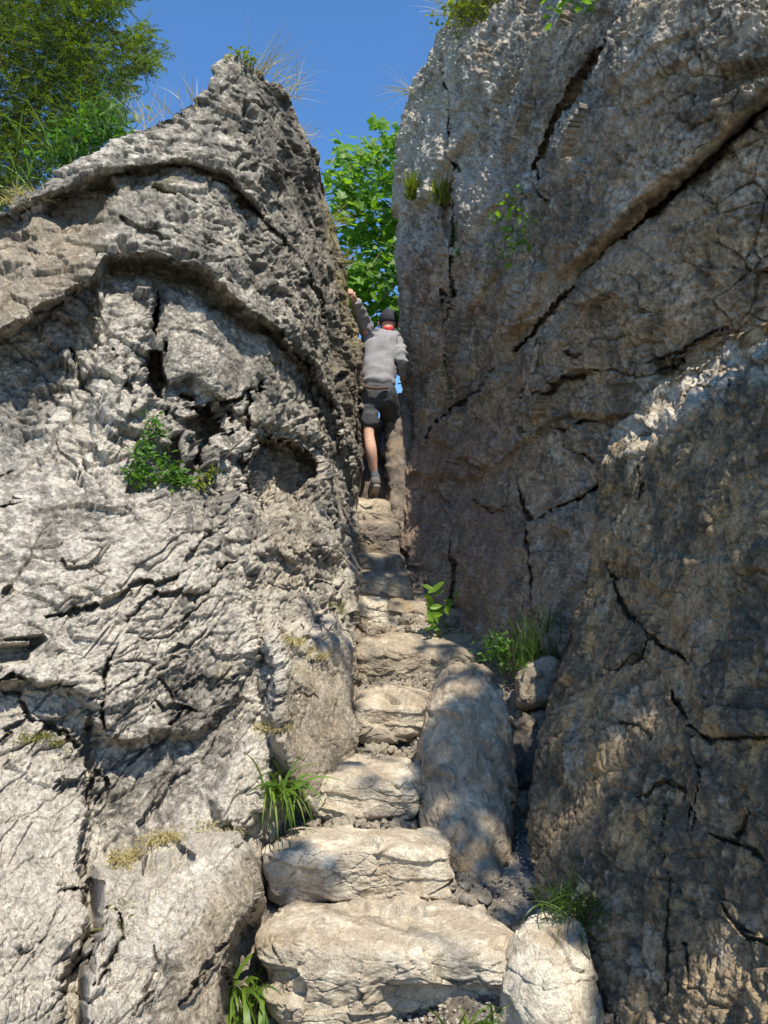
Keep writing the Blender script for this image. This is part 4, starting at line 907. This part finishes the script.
# ------------------------------------------------------------ the climber
def mk(name, c, rough=.85, bump=.002):  MAT[name] = plain_mat(name, c, rough, .12, 40, bump)
mk('skin', (.58, .34, .24), .55, .0005); mk('grey_hoodie', (.27, .267, .28), .9, .001); mk('charcoal_shorts', (.065, .068, .072)); mk('black_cap', (.035, .035, .045)); mk('red_scarf', (.45, .03, .04))
mk('shoe', (.13, .12, .11)); mk('sole', (.22, .20, .17)); mk('sock', (.09, .10, .13)); mk('belt', (.10, .055, .042))
def skin_geo(nodes, edges, lvl=2):
    """nodes: (px,py,Y,rx,ry) -> grown surface as arrays"""
    me = bpy.data.meshes.new('tmp'); pts_ = [Vector(PX(*n[:3])) for n in nodes]
    me.from_pydata([tuple(p) for p in pts_], edges, []); ob = bpy.data.objects.new('tmp', me); COL.objects.link(ob)
    ob.modifiers.new('s', 'SKIN'); sk = me.skin_vertices[0].data
    for i, n in enumerate(nodes): sk[i].radius = (n[3], n[4] if len(n) > 4 else n[3]); sk[i].use_root = (i == 0)
    m = ob.modifiers.new('u', 'SUBSURF'); m.levels = lvl; m.render_levels = lvl
    dg = bpy.context.evaluated_depsgraph_get(); ev = ob.evaluated_get(dg); em = ev.to_mesh()
    V = np.empty(len(em.vertices)*3); em.vertices.foreach_get('co', V); V = V.reshape(-1, 3)
    F = [tuple(p.vertices) for p in em.polygons]; ev.to_mesh_clear(); bpy.data.objects.remove(ob)
    return V, F
def wrinkle(V, F, amp, sc, s):
    F4 = np.array([f if len(f) == 4 else (*f, f[-1])[:4] for f in F]); N = vnorm(V, F4)
    return V+N*(amp*(ridged(V*np.array(sc), 2, s)-.5))[:, None]
per = empty('person', PX(372, 499, 7.3), 'climber seen from behind in grey hoodie, charcoal shorts and dark cap, reaching up left', 'person')
J = dict(pel=(377, 394, 7.30), wai=(377, 380, 7.34), che=(380, 358, 7.42), nkb=(386, 336, 7.48), nk=(388, 329, 7.50), hd1=(388.5, 323, 7.53), hd2=(389, 318, 7.53),
 ls=(369, 338, 7.42), le=(361, 317, 7.22), lw=(354.5, 300, 7.0), lh=(352, 294.5, 6.93), rs=(396, 340, 7.46), re=(401, 360, 7.33), rw=(402.5, 375, 7.50),
 rh=(403, 380, 7.56), lhip=(369, 397, 7.30), lk=(368.5, 434, 7.24), lc=(371, 450, 7.2), la=(374, 474, 7.28), rhip=(386, 398, 7.34), rk=(391, 420, 7.72), ra=(384, 441, 7.66), rf=(382, 452, 7.62))
def jj(k, r, r2=None, d=(0, 0, 0)): a = J[k]; return (a[0]+d[0], a[1]+d[1], a[2]+d[2], r, r2 or r)
order = ['pel', 'wai', 'che', 'nkb', 'nk', 'hd1', 'hd2', 'ls', 'le', 'lw', 'lh', 'rs', 're', 'rw', 'rh', 'lhip', 'lk', 'lc', 'la', 'rhip', 'rk', 'ra']
rad = dict(pel=.10, wai=.095, che=.13, nkb=.065, nk=.055, hd1=.078, hd2=.085, ls=.055, le=.042, lw=.028, lh=.034, rs=.055, re=.042, rw=.028, rh=.034, lhip=.08, lk=.052, lc=.060, la=.036, rhip=.08, rk=.055, ra=.036)
nodes = [jj(k, rad[k]) for k in order]; ix_ = {k: i for i, k in enumerate(order)}
ed = [('pel', 'wai'), ('wai', 'che'), ('che', 'nkb'), ('nkb', 'nk'), ('nk', 'hd1'), ('hd1', 'hd2'), ('che', 'ls'), ('ls', 'le'), ('le', 'lw'), ('lw', 'lh'), ('che', 'rs'), ('rs', 're'), ('re', 'rw'), ('rw', 'rh'), ('pel', 'lhip'), ('lhip', 'lk'), ('lk', 'lc'), ('lc', 'la'), ('pel', 'rhip'), ('rhip', 'rk'), ('rk', 'ra')]
E_ = [(ix_[a], ix_[b]) for a, b in ed]
def extra(p, q_list):
    """extra chain from node p"""
    k = ix_[p]
    for q in q_list: nodes.append(q); E_.append((k, len(nodes)-1)); k = len(nodes)-1
extra('la', [(375, 482, 7.24, .033, .033), (373, 490, 7.36, .03, .035), (370.5, 496, 7.46, .02, .035)])
extra('ra', [(383, 448, 7.62, .033, .033), (382, 453, 7.74, .03, .035), (381, 455, 7.84, .02, .03)])
extra('hd1', [(388.5, 324, 7.64, .03, .03), (388.5, 323, 7.655, .012, .012)])        # face front with nose
V, F = skin_geo(nodes, E_, 2)
# hands: five separate fingers closing over the rock
HV, HF = [V], list(F); off = len(V)
for hx, hy, hz, sx, dirn in ((352, 294.5, 6.93, 1, -1), (403, 380, 7.56, -1, -1)):
    for q, (dx, L) in enumerate([(-2.6, .9), (-1.4, 1.1), (-.2, 1.15), (1.0, 1.0), (2.8, .7)]):
        d = sx*dx
        n4 = [(hx+d*.6, hy, hz, .009), (hx+d-sx*.5*L, hy-2.6*L, hz+.005, .0088), (hx+d-sx*1.1*L, hy-4.4*L, hz+.035, .008), (hx+d-sx*1.3*L, hy-4.6*L, hz+.06, .007)]
        if q == 4: n4 = [(hx+d*.3, hy+2, hz, .011), (hx+d*.9, hy-.4, hz, .010), (hx+d*.9, hy-2.4, hz+.01, .008)]
        v, f = skin_geo(n4, [(a, a+1) for a in range(len(n4)-1)], 1); HV.append(v); HF += [tuple(a+off for a in g_) for g_ in f]; off += len(v)
body = mesh_obj('body', np.concatenate(HV), HF, MAT['skin'], per)
# hoodie
hn = [jj('wai', .175, .15, (0, 11, -.02)), jj('wai', .172, .15, (0, 0, 0)), jj('che', .178, .15), jj('che', .17, .135, (3, -12, .03)), jj('nkb', .11), jj('nk', .075, .075, (0, 1, 0)),
      jj('ls', .085), (365, 327, 7.33, .068), jj('le', .062), (357.5, 308, 7.1, .05), jj('lw', .042), jj('rs', .085), (399, 350, 7.4, .07), jj('re', .064), jj('rw', .042)]
v, f = skin_geo(hn, [(0, 1), (1, 2), (2, 3), (3, 4), (4, 5), (3, 6), (6, 7), (7, 8), (8, 9), (9, 10), (3, 11), (11, 12), (12, 13), (13, 14)], 3)
hood = mesh_obj('hoodie', wrinkle(v, f, .045, (5, 5, 12), 951), f, MAT['grey_hoodie'], per)
v, f = skin_geo([(383, 337, 7.38, .05, .04), (388, 339, 7.35, .065, .04), (393, 337, 7.38, .055, .045), (397, 333, 7.43, .03, .03)], [(0, 1), (1, 2), (2, 3)], 3)
mesh_obj('hood', wrinkle(v, f, .012, (12, 12, 12), 952), f, MAT['grey_hoodie'], hood)
v, f = skin_geo([(383, 328.5, 7.43, .024), (388, 330, 7.385, .030), (393.5, 328.5, 7.43, .024)], [(0, 1), (1, 2)], 2)
mesh_obj('scarf', v, f, MAT['red_scarf'], per)
# shorts: two legs from one waist
sn = [jj('pel', .165, .145, (0, -12, 0)), jj('pel', .17, .15, (0, 2, 0)), jj('lhip', .115, .115, (0, 4, 0)), (368.5, 418, 7.27, .10), (369, 430, 7.25, .092), jj('rhip', .12, .12, (0, 2, 0)), (390, 412, 7.50, .105), (390, 421, 7.66, .092)]
v, f = skin_geo(sn, [(0, 1), (1, 2), (2, 3), (3, 4), (1, 5), (5, 6), (6, 7)], 3)
mesh_obj('shorts', wrinkle(v, f, .026, (8, 8, 11), 953), f, MAT['charcoal_shorts'], per)
v, f = skin_geo([(363, 386.5, 7.17, .014), (370, 388, 7.12, .014), (378, 388.5, 7.12, .014), (389, 387.5, 7.16, .014)], [(0, 1), (1, 2), (2, 3)], 1)
mesh_obj('belt', v, f, MAT['belt'], per)
# cap
q, F = cs(16); q = q/np.linalg.norm(q, axis=1, keepdims=True)
c0 = PX(388.8, 320.5, 7.53); v = c0+q*np.array([.095, .115, .11])
v[:, 2] = np.maximum(v[:, 2], c0[2]-.055-(v[:, 1]-c0[1])*.2); cap = mesh_obj('cap', v, F, MAT['black_cap'], per)
for s_ in (-1, 1):
    q, F = cs(5); q = q/np.linalg.norm(q, axis=1, keepdims=True)
    mesh_obj('ear', PX(388.8+s_*10, 324.5, 7.54)+q*np.array([.012, .02, .032]), F, MAT['skin'], per)
# socks and shoes
for (kn, an, s1, s2, s3) in ((372, 374, (376, 482, 7.22), (373.5, 489, 7.34), (370.5, 496, 7.47)), (386, 384, (384, 450, 7.58), (383, 453, 7.7), (382, 455, 7.84))):
    ay = 474 if kn == 372 else 441; aY = 7.28 if kn == 372 else 7.66
    v, f = skin_geo([(an-1, ay-8, aY-.01, .046), (an, ay+1, aY, .044), (s1[0], s1[1]-2, s1[2]+.02, .042)], [(0, 1), (1, 2)], 2); mesh_obj('sock', v, f, MAT['sock'], per)
    v, f = skin_geo([(an+.3, ay+3, aY-.0, .052), (*s1, .052, .055), (*s2, .05, .055), (*s3, .036, .05)], [(0, 1), (1, 2), (2, 3)], 2); shoe = mesh_obj('shoe', v, f, MAT['shoe'], per)
    v, f = skin_geo([(s1[0]+1.2, s1[1]+3.0, s1[2]-.035, .038, .022), (s2[0]+1.2, s2[1]+3.4, s2[2]-.03, .045, .022), (s3[0]+.4, s3[1]+2.8, s3[2]-.02, .04, .02)], [(0, 1), (1, 2)], 2); mesh_obj('sole', v, f, MAT['sole'], shoe)
